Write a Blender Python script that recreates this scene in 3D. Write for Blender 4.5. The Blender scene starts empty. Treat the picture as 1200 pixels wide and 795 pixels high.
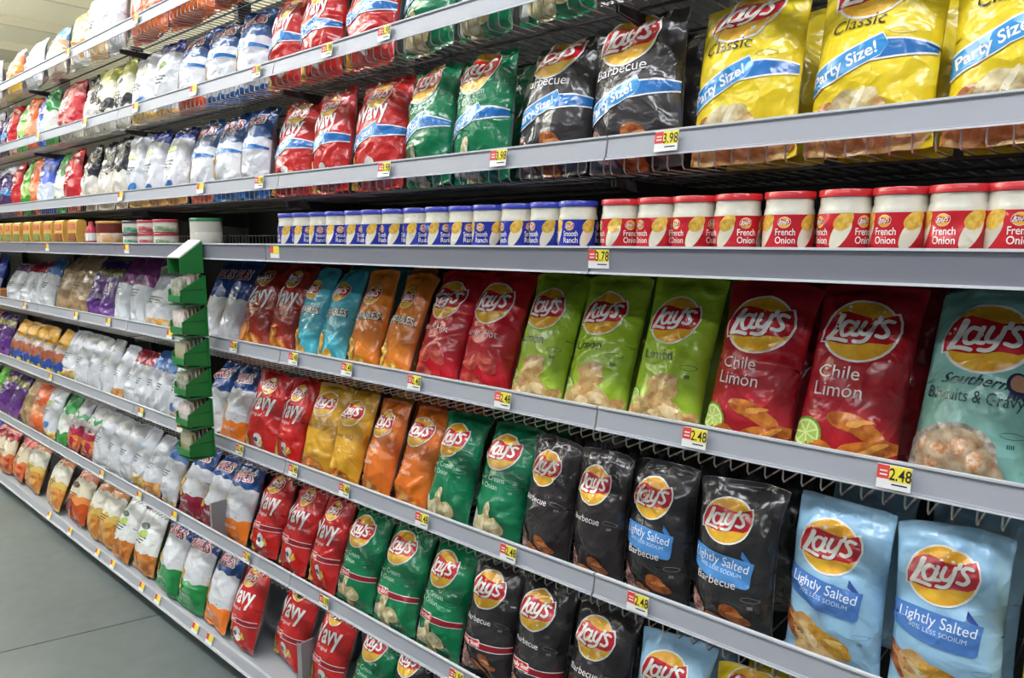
import bpy, bmesh, math, random
import numpy as np
from mathutils import Vector, Matrix

# ------------------------------------------------------------------ camera, world, lights
S = bpy.context.scene
COL = S.collection
cam = bpy.data.cameras.new('camera'); co = bpy.data.objects.new('camera', cam); COL.objects.link(co)
cam.sensor_fit = 'HORIZONTAL'; cam.sensor_width = 36.0; cam.lens = 36.0 * 850 / 1200
cam.clip_start = 0.05; cam.clip_end = 200
FW = Vector((-0.66019, 0.73872, -0.13579)); RT = Vector((0.745627, 0.666363, 0.0)); UP = RT.cross(FW)
M = Matrix((RT, UP, -FW)).transposed().to_4x4(); M.translation = Vector((0, -1.19, 1.60))
co.matrix_world = M
S.camera = co
w = bpy.data.worlds.new('store_world'); S.world = w; w.use_nodes = True
w.node_tree.nodes['Background'].inputs[0].default_value = (0.86, 0.93, 1.0, 1)
w.node_tree.nodes['Background'].inputs[1].default_value = 0.2
S.view_settings.view_transform = 'Standard'; S.view_settings.look = 'None'
S.view_settings.gamma = 1.0; S.view_settings.use_curve_mapping = False
S.view_settings.exposure = 0.14
LAMP_STRENGTH = 22.0

# ------------------------------------------------------------------ materials
def lin(c):
    if isinstance(c, str):
        c = tuple(int(c[i:i + 2], 16) / 255 for i in (0, 2, 4))
    return tuple(((x + 0.055) / 1.055) ** 2.4 if x > 0.04045 else x / 12.92 for x in c[:3]) + (1.0,)

_m = {}
def mat(name, color, rough=0.5, metal=0.0, coat=0.0, noise=0.0, nscale=20.0, bump=0.0, bscale=30.0, color2=None, emit=None, spec=0.5):
    if name in _m: return _m[name]
    m = bpy.data.materials.new(name); m.use_nodes = True; _m[name] = m
    nt = m.node_tree; b = nt.nodes['Principled BSDF']
    b.inputs['Base Color'].default_value = lin(color); b.inputs['Roughness'].default_value = rough
    b.inputs['Metallic'].default_value = metal; b.inputs['Coat Weight'].default_value = coat
    b.inputs['Specular IOR Level'].default_value = spec
    if noise or color2:
        tc = nt.nodes.new('ShaderNodeTexCoord'); n = nt.nodes.new('ShaderNodeTexNoise'); n.inputs['Scale'].default_value = nscale
        n.inputs['Detail'].default_value = 5
        nt.links.new(tc.outputs['Object'], n.inputs['Vector'])
        r = nt.nodes.new('ShaderNodeValToRGB'); c = lin(color)
        c2 = lin(color2) if color2 else tuple(x * (1 - noise) for x in c[:3]) + (1,)
        r.color_ramp.elements[0].position = 0.36; r.color_ramp.elements[1].position = 0.64
        r.color_ramp.elements[0].color = c2; r.color_ramp.elements[1].color = c
        nt.links.new(n.outputs['Fac'], r.inputs['Fac']); nt.links.new(r.outputs['Color'], b.inputs['Base Color'])
    if bump:
        tc = nt.nodes.new('ShaderNodeTexCoord'); n = nt.nodes.new('ShaderNodeTexNoise'); n.inputs['Scale'].default_value = bscale
        nt.links.new(tc.outputs['Object'], n.inputs['Vector'])
        bp = nt.nodes.new('ShaderNodeBump'); bp.inputs['Strength'].default_value = bump; bp.inputs['Distance'].default_value = 0.002
        nt.links.new(n.outputs['Fac'], bp.inputs['Height']); nt.links.new(bp.outputs['Normal'], b.inputs['Normal'])
    if emit:
        b.inputs['Emission Color'].default_value = lin(color); b.inputs['Emission Strength'].default_value = emit
    return m

def crease(nt, b, strength=1.0):
    """crumpled foil relief: facets of a warped cell pattern plus ridges"""
    L = nt.links
    tc = nt.nodes.new('ShaderNodeTexCoord'); oi = nt.nodes.new('ShaderNodeObjectInfo')
    ad = nt.nodes.new('ShaderNodeVectorMath'); ad.operation = 'ADD'
    L.new(tc.outputs['Object'], ad.inputs[0]); L.new(oi.outputs['Random'], ad.inputs[1])
    n0 = nt.nodes.new('ShaderNodeTexNoise'); n0.inputs['Scale'].default_value = 9; n0.inputs['Detail'].default_value = 2
    L.new(ad.outputs[0], n0.inputs['Vector'])
    ws = nt.nodes.new('ShaderNodeVectorMath'); ws.operation = 'MULTIPLY_ADD'; ws.inputs[1].default_value = (.09, .09, .09)
    L.new(n0.outputs['Color'], ws.inputs[0]); L.new(ad.outputs[0], ws.inputs[2])
    vo = nt.nodes.new('ShaderNodeTexVoronoi'); vo.inputs['Scale'].default_value = 17; vo.feature = 'F1'
    L.new(ws.outputs[0], vo.inputs['Vector'])
    n1 = nt.nodes.new('ShaderNodeTexNoise'); n1.inputs['Scale'].default_value = 12; n1.inputs['Detail'].default_value = 3
    L.new(ws.outputs[0], n1.inputs['Vector'])
    mm = nt.nodes.new('ShaderNodeMath'); mm.operation = 'MULTIPLY_ADD'; mm.inputs[1].default_value = 0.55
    L.new(vo.outputs['Distance'], mm.inputs[0]); L.new(n1.outputs['Fac'], mm.inputs[2])
    bp = nt.nodes.new('ShaderNodeBump'); bp.inputs['Strength'].default_value = 0.75 * strength; bp.inputs['Distance'].default_value = 0.016
    L.new(mm.outputs[0], bp.inputs['Height']); L.new(bp.outputs['Normal'], b.inputs['Normal']); L.new(bp.outputs['Normal'], b.inputs['Coat Normal'])

def film(color, rough=0.25, color2=None, nscale=55):
    key = 'film_' + str(color) + (str(color2) if color2 else '')
    if key in _m: return _m[key]
    m = mat(key, color, rough=rough, coat=0.35, color2=color2, nscale=nscale)
    m.node_tree.nodes['Principled BSDF'].inputs['Coat Roughness'].default_value = 0.12
    crease(m.node_tree, m.node_tree.nodes['Principled BSDF'])
    return m

def banded(name, bands, wob=0.012, chips=None, waves=3.0):
    """print in flat zones up the bag: bands = [(v_from, colour)...]; chips = (v_top, c1, c2) mottled food picture low on the bag"""
    key = 'film_' + name
    if key in _m: return _m[key]
    m = bpy.data.materials.new(key); m.use_nodes = True; _m[key] = m
    nt = m.node_tree; b = nt.nodes['Principled BSDF']; L = nt.links
    b.inputs['Roughness'].default_value = 0.27; b.inputs['Coat Weight'].default_value = 0.35; b.inputs['Coat Roughness'].default_value = 0.12
    uv = nt.nodes.new('ShaderNodeUVMap'); sx = nt.nodes.new('ShaderNodeSeparateXYZ'); L.new(uv.outputs[0], sx.inputs[0])
    mu = nt.nodes.new('ShaderNodeMath'); mu.operation = 'MULTIPLY'; mu.inputs[1].default_value = waves * 6.283; L.new(sx.outputs[0], mu.inputs[0])
    si = nt.nodes.new('ShaderNodeMath'); si.operation = 'SINE'; L.new(mu.outputs[0], si.inputs[0])
    ma = nt.nodes.new('ShaderNodeMath'); ma.operation = 'MULTIPLY_ADD'; ma.inputs[1].default_value = wob
    L.new(si.outputs[0], ma.inputs[0]); L.new(sx.outputs[1], ma.inputs[2])
    r = nt.nodes.new('ShaderNodeValToRGB'); r.color_ramp.interpolation = 'CONSTANT'; L.new(ma.outputs[0], r.inputs[0])
    e = r.color_ramp.elements
    while len(e) < len(bands): e.new(0.5)
    for i, (v, c) in enumerate(bands): e[i].position = v; e[i].color = lin(c)
    out = r.outputs[0]
    if chips:
        vo = nt.nodes.new('ShaderNodeTexVoronoi'); vo.inputs['Scale'].default_value = 34; tc = nt.nodes.new('ShaderNodeTexCoord')
        L.new(tc.outputs['Object'], vo.inputs['Vector'])
        r2 = nt.nodes.new('ShaderNodeValToRGB'); e2 = r2.color_ramp.elements
        e2[0].color = lin(chips[1]); e2[1].color = lin(chips[2]); e2[0].position = 0.1; e2[1].position = 0.75
        s2 = nt.nodes.new('ShaderNodeSeparateColor'); L.new(vo.outputs['Color'], s2.inputs[0]); L.new(s2.outputs[0], r2.inputs[0])
        n = nt.nodes.new('ShaderNodeTexNoise'); n.inputs['Scale'].default_value = 22; L.new(tc.outputs['Object'], n.inputs['Vector'])
        m3 = nt.nodes.new('ShaderNodeMath'); m3.operation = 'MULTIPLY_ADD'; m3.inputs[1].default_value = 0.16; L.new(n.outputs['Fac'], m3.inputs[0]); L.new(sx.outputs[1], m3.inputs[2])
        lt = nt.nodes.new('ShaderNodeMath'); lt.operation = 'LESS_THAN'; lt.inputs[1].default_value = chips[0] + 0.08; L.new(m3.outputs[0], lt.inputs[0])
        mx = nt.nodes.new('ShaderNodeMix'); mx.data_type = 'RGBA'
        L.new(lt.outputs[0], mx.inputs[0]); L.new(out, mx.inputs[6]); L.new(r2.outputs[0], mx.inputs[7]); out = mx.outputs[2]
    L.new(out, b.inputs['Base Color'])
    crease(nt, b)
    return m

GREY_RAIL = mat('painted_grey_rail', 'A1A4AB', 0.42, metal=0.0, bump=0.05, bscale=60)
GREY_SHADED = mat('shaded_jar_rail', '7B7B85', 0.45, bump=0.04, bscale=60)  # rail grey darkened: shade on the upright jar rail is in the colour
LIP = mat('rail_edge_highlight', 'DADCDF', 0.3)  # pale colour paints the highlight lines along the rail lips
WIRE = mat('chromed_wire', 'B4B2AC', 0.3, metal=0.6)
DARK = mat('dark_shelf_steel', '2B2829', 0.55)
BACKM = mat('dark_pegboard', '151414', 0.8)
SILVER = mat('silver_film_back', 'A9ABAE', 0.3, metal=0.45, coat=0.2)
crease(SILVER.node_tree, SILVER.node_tree.nodes['Principled BSDF'], 0.6)
WHITE = mat('white_card', 'EFEFEA', 0.6)
TAGRED = mat('tag_red', 'D9423A', 0.6); TAGYEL = mat('tag_yellow', 'F3E03C', 0.6); INK = mat('black_ink', '1B1B1B', 0.6)
TAGORG = mat('tag_amber', 'E6B64E', 0.6)

# ------------------------------------------------------------------ object helpers
def link(name, me, parent=None, loc=(0, 0, 0), rot=(0, 0, 0), scale=None):
    o = bpy.data.objects.new(name, me); COL.objects.link(o)
    o.location = loc; o.rotation_euler = rot
    if scale: o.scale = scale
    if parent: o.parent = parent
    return o

def tag(o, label, cat, group=None, kind=None):
    if label: o['label'] = label
    if cat: o['category'] = cat
    if group: o['group'] = group
    if kind: o['kind'] = kind
    return o

class MB:
    def __init__(s): s.v = []; s.f = []; s.m = []; s.mats = []
    def mi(s, m):
        if m not in s.mats: s.mats.append(m)
        return s.mats.index(m)
    def add(s, vs, fs, m):
        k = len(s.v); s.v += [tuple(v) for v in vs]; i = s.mi(m)
        for f in fs: s.f.append(tuple(a + k for a in f)); s.m.append(i)
    def box(s, x0, x1, y0, y1, z0, z1, m):
        s.add([(x0, y0, z0), (x1, y0, z0), (x1, y1, z0), (x0, y1, z0), (x0, y0, z1), (x1, y0, z1), (x1, y1, z1), (x0, y1, z1)],
              [(0, 3, 2, 1), (4, 5, 6, 7), (0, 1, 5, 4), (1, 2, 6, 5), (2, 3, 7, 6), (3, 0, 4, 7)], m)
    def extrude_x(s, prof, x0, x1, m):
        n = len(prof)
        vs = [(x0, y, z) for y, z in prof] + [(x1, y, z) for y, z in prof]
        fs = [(i, (i + 1) % n, n + (i + 1) % n, n + i) for i in range(n)] + [tuple(range(n))[::-1], tuple(range(n, 2 * n))]
        s.add(vs, fs, m)
    def tube(s, pts, r, m, n=6):
        pts = [Vector(p) for p in pts]; rings = []
        for i, p in enumerate(pts):
            a = pts[max(i - 1, 0)]; b = pts[min(i + 1, len(pts) - 1)]; t = (b - a).normalized()
            u = t.cross(Vector((1, 0, 0)) if abs(t.x) < 0.9 else Vector((0, 1, 0))).normalized(); v = t.cross(u)
            rings.append([p + (u * math.cos(k * 2 * math.pi / n) + v * math.sin(k * 2 * math.pi / n)) * r for k in range(n)])
        vs = [q for ring in rings for q in ring]
        fs = [(i * n + k, i * n + (k + 1) % n, (i + 1) * n + (k + 1) % n, (i + 1) * n + k) for i in range(len(rings) - 1) for k in range(n)]
        fs += [tuple(range(n))[::-1], tuple(range(len(vs) - n, len(vs)))]
        s.add(vs, fs, m)
    def lathe(s, prof, m, n=28, c=(0, 0, 0)):
        vs = [(c[0] + r * math.cos(2 * math.pi * k / n), c[1] + r * math.sin(2 * math.pi * k / n), c[2] + z) for r, z in prof for k in range(n)]
        fs = [(i * n + k, i * n + (k + 1) % n, (i + 1) * n + (k + 1) % n, (i + 1) * n + k) for i in range(len(prof) - 1) for k in range(n)]
        fs += [tuple(range(n))[::-1], tuple(range(len(vs) - n, len(vs)))]
        s.add(vs, fs, m)
    def mesh(s, name, smooth=False):
        me = bpy.data.meshes.new(name); me.from_pydata(s.v, [], s.f)
        for m in s.mats: me.materials.append(m)
        me.polygons.foreach_set('material_index', s.m)
        if smooth: me.polygons.foreach_set('use_smooth', [True] * len(s.f)); me.set_sharp_from_angle(angle=0.7)
        bm = bmesh.new(); bm.from_mesh(me); bmesh.ops.recalc_face_normals(bm, faces=bm.faces); bm.to_mesh(me); bm.free()
        return me

NUM = ['zero', 'one', 'two', 'three', 'four', 'five', 'six', 'seven', 'eight', 'nine', 'ten', 'eleven', 'twelve', 'thirteen', 'fourteen', 'fifteen', 'sixteen']
ORD = ['', 'first', 'second', 'third', 'fourth', 'fifth', 'sixth', 'seventh', 'eighth', 'ninth', 'tenth', 'eleventh', 'twelfth', 'thirteenth', 'fourteenth']
def place_words(i, n):          # i counted from the left, 0-based
    if n == 1: return 'the only'
    if n == 2: return ('left one of two', 'right one of two')[i]
    if i == 0: return 'leftmost of ' + NUM[n]
    if i == n - 1: return 'rightmost of ' + NUM[n]
    if n == 3: return 'middle one of three'
    return '%s from left of %s' % (ORD[i + 1], NUM[n])

# ------------------------------------------------------------------ the setting
JOINTS = [0.375 - 1.21 * k for k in range(8)]          # section ends along the run, near end first
Z = dict(T=2.452, B=2.134, A=1.801, C=1.587, D=1.262, E=0.902, F=0.514, G=0.106)
YF = dict(T=0.02, B=0.02, A=0.02, C=-0.03, D=0.0, E=0.0, F=0.0, G=-0.03)
DROP = 0.072
WHERE = dict(T='on the highest shelf', B='one below the highest shelf', A='on the shelf above the jars', C='on the jar shelf',
             D='right under the jar shelf', E='two shelves under the jars', F='three shelves under the jars', G='on the bottom deck')

conc = mat('polished_concrete', '667173', 0.42, color2='5B6668', nscale=1.6, bump=0.08, bscale=8)
nt = conc.node_tree
n2 = nt.nodes.new('ShaderNodeTexNoise'); n2.inputs['Scale'].default_value = 14; n2.inputs['Detail'].default_value = 8
tc = nt.nodes.new('ShaderNodeTexCoord'); nt.links.new(tc.outputs['Object'], n2.inputs['Vector'])
mx = nt.nodes.new('ShaderNodeMix'); mx.data_type = 'RGBA'; mx.blend_type = 'MULTIPLY'; mx.inputs[0].default_value = 0.35
bn = nt.nodes['Principled BSDF']; src = bn.inputs['Base Color'].links[0].from_socket
nt.links.new(src, mx.inputs[6]); nt.links.new(n2.outputs['Fac'], mx.inputs[7]); nt.links.new(mx.outputs[2], bn.inputs['Base Color'])

b = MB(); b.box(-30, 8, -8, 6, -0.12, -0.03, mat('joint_filler', '4A4C4C', 0.9))
floor = tag(link('floor', b.mesh('floor')), None, None, kind='structure')
def slab(xa, xb, skew=0.31):
    b = MB(); g = 0.003
    def X(x, y): return x + (y + 0.0) * skew
    vs = [(X(xa + g, -8), -8, -0.03), (X(xb - g, -8), -8, -0.03), (X(xb - g, 6), 6, -0.03), (X(xa + g, 6), 6, -0.03)]
    vs += [(x, y, 0.0) for x, y, z in vs]
    b.add(vs, [(0, 3, 2, 1), (4, 5, 6, 7), (0, 1, 5, 4), (1, 2, 6, 5), (2, 3, 7, 6), (3, 0, 4, 7)], conc)
    return link('concrete_slab', b.mesh('concrete_slab'), floor)
for xa, xb in ((-30, -21), (-21, -15.1), (-15.1, -9.1), (-9.1, -3.08), (-3.08, 2.9), (2.9, 10)): slab(xa, xb)

cream = mat('cream_painted_wall', 'D9D6C4', 0.8, noise=0.06, nscale=0.6)
b = MB(); b.box(-30.2, -30, -8, 6, 0, 6.2, cream)
tag(link('wall_left', b.mesh('wall_left')), None, None, kind='structure')
b = MB(); b.box(-30.2, 8, 6, 6.2, 0, 6.2, cream)
tag(link('wall_back', b.mesh('wall_back')), None, None, kind='structure')
b = MB(); b.box(-30.2, 8, -8, 6.2, 6.2, 6.35, mat('ceiling_deck', 'E6E3CF', 0.8))
ceil = tag(link('ceiling', b.mesh('ceiling')), None, None, kind='structure')
for k in range(14):
    b = MB(); x = -28 + k * 2.4
    b.box(x, x + 0.1, -7.9, 5.9, 6.02, 6.2, mat('ceiling_purlin_paint', 'C9C6B4', 0.7))
    link('purlin', b.mesh('purlin'), ceil)

# light fixtures: long tube housings over the aisles; far ones added to brighten background
LIGHTS = [(-1.05, 1.0, 'over the aisle near the viewer'), (-1.05, -3.4, 'over the aisle beside the ridged chip bags'), (-1.3, -8.0, 'over the aisle past the shelves, added for the background'),
          (-1.3, -13.0, 'far down the aisle, added for the background'), (-1.3, -19.0, 'at the very far end of the aisle, added for the background'), (-5.2, 0.8, 'over the neighbouring aisle, near one'), (-5.2, -4.0, 'over the neighbouring aisle, middle one'), (-5.2, -10.0, 'over the neighbouring aisle, far one added for the background')]
for yy, x0, nm in LIGHTS:
    if 1:
        r = link('ceiling_light', None, loc=(x0, yy, 3.6 if yy > -2 and x0 > -6 else 4.3))
        tag(r, 'long white tube light hanging ' + nm, 'ceiling light', 'store tube lights')
        if x0 < -6: b = MB(); b.box(-1.85, 1.85, -0.13, 0.13, 0.102, 0.13, mat('added_uplight_glow', 'FFFAEE', 0.5, emit=LAMP_STRENGTH * 9.0)); link('added_uplight', b.mesh('added_uplight'), r)  # upward glow panel added to brighten the distant ceiling and wall
        b = MB(); b.box(-1.9, 1.9, -0.16, 0.16, 0.03, 0.1, WHITE); link('housing', b.mesh('housing'), r)
        b = MB(); b.box(-1.85, 1.85, -0.13, 0.13, -0.01, 0.028, mat('lit_diffuser', 'F5F8FF', 0.5, emit=LAMP_STRENGTH)); link('diffuser', b.mesh('diffuser'), r)
        b = MB()
        for sx in (-1.5, 1.5): b.tube([(sx, 0, 0.1), (sx, 0, 1.75)], 0.006, WHITE)
        link('hanger', b.mesh('hanger'), r)

# ------------------------------------------------------------------ 2-D print that is wrapped on to surfaces
_text = {}
def text2d(s, bold=0.0, shear=0.0):
    k = (s, bold, shear)
    if k in _text: return _text[k]
    c = bpy.data.curves.new('lettering', 'FONT'); c.body = s; c.size = 1.0; c.shear = shear; c.offset = bold
    c.align_x = 'CENTER'; c.resolution_u = 3; c.fill_mode = 'BOTH'
    o = bpy.data.objects.new('lettering', c); COL.objects.link(o); bpy.context.view_layer.update()
    me = bpy.data.meshes.new_from_object(o.evaluated_get(bpy.context.evaluated_depsgraph_get()))
    v = np.array([p.co[:2] for p in me.vertices]); f = [tuple(p.vertices) for p in me.polygons]
    bpy.data.objects.remove(o); bpy.data.curves.remove(c); bpy.data.meshes.remove(me)
    _text[k] = (v, f); return _text[k]

def smoothline(pts, n=5):
    P = [np.array(p, float) for p in pts]; out = []
    for i in range(len(P) - 1):
        p0 = P[max(i - 1, 0)]; p1 = P[i]; p2 = P[i + 1]; p3 = P[min(i + 2, len(P) - 1)]
        for k in range(n):
            t = k / n
            out.append(0.5 * ((2 * p1) + (-p0 + p2) * t + (2 * p0 - 5 * p1 + 4 * p2 - p3) * t * t + (-p0 + 3 * p1 - 3 * p2 + p3) * t ** 3))
    out.append(P[-1]); return out

def stroke(pts, r, n=5, r1=None):
    """a brush stroke: joined quads and round ends"""
    L = smoothline(pts, n) if n > 1 else [np.array(p, float) for p in pts]
    r1 = r if r1 is None else r1; res = []
    m = len(L); A = []; B = []
    for i, p in enumerate(L):
        t = L[min(i + 1, m - 1)] - L[max(i - 1, 0)]; t = t / (np.linalg.norm(t) + 1e-9); q = np.array([-t[1], t[0]])
        rr = r + (r1 - r) * i / (m - 1); A.append(p + q * rr); B.append(p - q * rr)
    vs = A + B; fs = [(i, m + i, m + i + 1, i + 1) for i in range(m - 1)]
    res.append((np.array(vs), fs))
    for p, rr in ((L[0], r), (L[-1], r1)):
        res.append((np.array([p + rr * np.array([math.cos(a), math.sin(a)]) for a in np.linspace(0, 2 * math.pi, 11)[:-1]]), [tuple(range(10))]))
    return res

class Art:
    """printed shapes in metres on the front of a pack; x across from the centre, y up from the bottom"""
    def __init__(s, w, h): s.w = w; s.h = h; s.parts = {}
    def put(s, part, v, f, m, layer):
        s.parts.setdefault(part, []).append((np.asarray(v, float), f, m, layer))
    def poly(s, part, v, m, layer=0): s.put(part, v, [tuple(range(len(v)))], m, layer)
    def text(s, part, t, x, y, size, m, layer=3, rot=0.0, shear=0.0, bold=0.0, xs=1.0, maxw=None):
        v, f = text2d(t, bold, shear); v = v * size; v[:, 0] *= xs
        if maxw:
            ww = v[:, 0].max() - v[:, 0].min()
            if ww > maxw: v[:, 0] *= maxw / ww
        v[:, 0] -= (v[:, 0].max() + v[:, 0].min()) / 2
        c, q = math.cos(rot), math.sin(rot)
        s.put(part, np.stack([x + c * v[:, 0] - q * v[:, 1], y + q * v[:, 0] + c * v[:, 1]], 1), f, m, layer)
    def strokes(s, part, lines, cx, cy, k, r, m, layer, ky=None):
        for pts in lines:
            for v, f in stroke(pts, r):
                s.put(part, np.stack([cx + v[:, 0] * k, cy + v[:, 1] * (ky or k)], 1), f, m, layer)
    def blob(s, part, x, y, rx, ry, rot, m, layer=0, seed=0, irr=0.12, n=18):
        R = random.Random(seed * 7 + 3); ph = [R.uniform(0, 6.28) for _ in range(3)]
        v = []
        for i in range(n):
            a = 2 * math.pi * i / n; k = 1 + irr * (math.sin(2 * a + ph[0]) + 0.6 * math.sin(3 * a + ph[1]))
            px, py = rx * k * math.cos(a), ry * k * math.sin(a)
            v.append((x + px * math.cos(rot) - py * math.sin(rot), y + px * math.sin(rot) + py * math.cos(rot)))
        s.poly(part, v, m, layer)
    def chip(s, x, y, r, rot, base, rim, hi, seed=0, squash=0.6, part='chip_picture', layer=1):
        s.nc = getattr(s, 'nc', 0) + 1
        if part == 'chip_picture': part += '#%d' % s.nc; layer += s.nc * 0.4
        s.blob(part, x, y, r * 1.03, r * squash * 1.04, rot, rim, layer, seed, .2, 26)
        s.blob(part, x - 0.02 * r, y + 0.03 * r, r * 0.97, r * squash * 0.95, rot, base, layer + 1, seed, .2, 26)
        s.blob(part, x + 0.16 * r, y + 0.2 * r * squash, r * 0.5, r * squash * 0.3, rot + 0.35, hi, layer + 2, seed + 1, 0.3, 22)

LAYS_BAND = [(-1.0, -.29), (-.98, .1), (-.8, .5), (-.6, .64), (-.38, .66), (.05, .5), (.3, .42), (.55, .42), (.76, .5), (.9, .54), (.98, .3), (1.0, .0), (.9, -.3), (.7, -.42), (.3, -.4), (-.13, -.47), (-.4, -.46), (-.6, -.4), (-.82, -.31)]
LETTERS = [[(-.5, .5), (-.66, .1), (-.84, -.22)], [(-.84, -.22), (-.6, -.27), (-.34, -.36)],
           [(-.2, .26), (-.36, .3), (-.5, .1), (-.46, -.14), (-.3, -.14), (-.14, .1)], [(-.1, .3), (-.2, 0), (-.2, -.14), (-.08, -.16)],
           [(.1, .3), (.0, .02), (.04, -.12), (.18, -.1), (.28, .04)], [(.38, .3), (.27, -.06), (.16, -.3), (.02, -.38), (-.14, -.36)],
           [(.5, .44), (.46, .3)],
           [(.82, .3), (.66, .34), (.56, .22), (.66, .06), (.7, -.08), (.58, -.2), (.42, -.16)]]
def logo(A, cx, cy, r, ry=None, tilt=0.1, part='logo'):
    ry = ry or r * 0.92
    W = film('F6F2EA'); YL = film('F5C63A', color2='EBA52C', nscale=30); RD = film('C41E2C'); DK = film('8E1420')
    def T(p): return (cx + r * (p[0] - 0.0) * math.cos(tilt) - ry * p[1] * math.sin(tilt), cy + r * p[0] * math.sin(tilt) + ry * p[1] * math.cos(tilt))
    circ = [(math.cos(a) * 0.93, math.sin(a) * 0.97) for a in np.linspace(0, 2 * math.pi, 29)[:-1]]
    A.poly(part, [T((1.08 * x, 1.07 * y)) for x, y in circ], W, 1)
    A.poly(part, [T((1.06 * x, 1.13 * y)) for x, y in LAYS_BAND], W, 1.3)
    A.poly(part, [T(p) for p in circ], YL, 2.0)
    A.poly(part, [T(p) for p in LAYS_BAND], RD, 3)
    for pts in LETTERS:
        for v, f in stroke(pts, 0.06 if pts[0] != (-.5, .5) else 0.082, 4):
            A.put(part, [T(p) for p in v + np.array([0.018, -0.022])], f, DK, 4)
            A.put(part, [T(p) for p in v], f, W, 5)

def banner(A, x0, x1, y, hh, color, dark, words, slope=0.32, split=0.12, part='size_banner'):
    """ribbon that climbs from the left and folds flat to the right edge"""
    W = film('F4F4F2'); C1 = film(color); C2 = film(dark)
    xs = split * A.w; dy = (xs - x0) * slope; g = hh * 0.09
    def q(e): return [(x0, y - dy - e), (xs, y - e * 0.5), (xs + hh * 0.3, y + hh * 0.5), (xs, y + hh + e), (x0, y - dy + hh + e)]
    A.poly(part, [(xs - hh * .5, y - hh * .15 - g), (x1, y - hh * .15 - g + 0.004), (x1, y + hh * .7 + g), (xs - hh * .5, y + hh * .7 + g)], W, 1)
    A.poly(part, [(xs - hh * .5, y - hh * .15), (x1, y - hh * .15 + 0.004), (x1, y + hh * .7), (xs - hh * .5, y + hh * .7)], C2, 2)
    A.poly(part, q(g), W, 3); A.poly(part, q(0), C1, 4)
    A.text(part, words, (x0 + xs) / 2 + 0.004, y - dy * 0.5 + hh * 0.26, hh * 0.78, W, 6, rot=math.atan(slope), shear=0.15, bold=0.02, maxw=(xs - x0) * 0.98)

# ------------------------------------------------------------------ chip bags
NU, NV = 32, 50
def bag_grid(w, h, T, seed, soft=1.0):
    R = random.Random(seed * 131 + 17)
    us = np.sin(np.linspace(-math.pi / 2, math.pi / 2, NU + 1)); us[0], us[-1] = -1, 1
    vs = np.linspace(0, 1, NV + 1) ** 1.0
    U, V = np.meshgrid(us, vs)
    vc = np.clip((V - 0.04) / 0.92, 0, 1)
    pf = np.sin(math.pi * vc ** 0.86) ** 0.6
    half = T / 2 * pf
    sk = R.uniform(-0.06, 0.06)
    wid = w / 2 * (1.0 - 0.07 * pf)
    x = U * wid + sk * w * (V - 0.5) * 0.6
    cross = np.clip(1 - np.abs(U) ** 2.3, 0, 1) ** 0.62
    zz = V * h
    zz = zz - 0.012 * np.abs(U) ** 3 * (V > 0.5) * R.uniform(0.2, 1.2) + 0.006 * np.abs(U) ** 3 * (V < 0.5)
    def relief(side):
        d = np.zeros_like(U); X = U * w / 2; Y = V * h
        for k in range(24):
            x0 = R.uniform(-.5, .5) * w; y0 = R.choice([R.uniform(0, .3), R.uniform(.7, 1), R.uniform(0, 1)]) * h
            a = R.uniform(0, math.pi); L = R.uniform(.025, .08); sg = R.uniform(.005, .014); am = R.uniform(-.0085, .0055) * soft
            dx, dy = X - x0, Y - y0; pa = dx * math.cos(a) + dy * math.sin(a); pe = -dx * math.sin(a) + dy * math.cos(a)
            d += am * np.exp(-(pe / sg) ** 2 - (pa / L) ** 2)
        for k in range(4):
            fx, fy = R.uniform(-40, 40), R.uniform(-40, 40); d += 0.0014 * soft * np.sin(fx * X + fy * Y + R.uniform(0, 6))
        for edge, dd in ((0, Y), (1, h - Y)):
            e = np.exp(-dd / 0.035) * (0.3 + 0.7 * np.clip(dd / 0.02, 0, 1))
            for k in range(3):
                d += 0.0045 * e * np.sin(R.uniform(45, 130) * X + R.uniform(0, 6)) * soft
        return d * np.clip((1 - np.abs(U)) * 5, 0, 1)
    seal = 0.004 * np.sin(U * R.uniform(2, 5) + R.uniform(0, 6)) * (1 - pf)
    flop = R.uniform(-0.3, 1.0) * 0.05 * np.clip(V - 0.72, 0, 1) ** 2 * 6 * (0.6 + 0.8 * U * R.uniform(-1, 1))
    base = seal + flop
    F = np.stack([x, base - half * cross + relief(0), zz], -1)
    Bk = np.stack([x, base + half * cross * 0.9 + relief(1), zz], -1)
    Bk[..., 1] = np.maximum(Bk[..., 1], F[..., 1] + 0.004)
    Bk[:, 0] = F[:, 0]; Bk[:, -1] = F[:, -1]
    return us, vs, F, Bk

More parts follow.
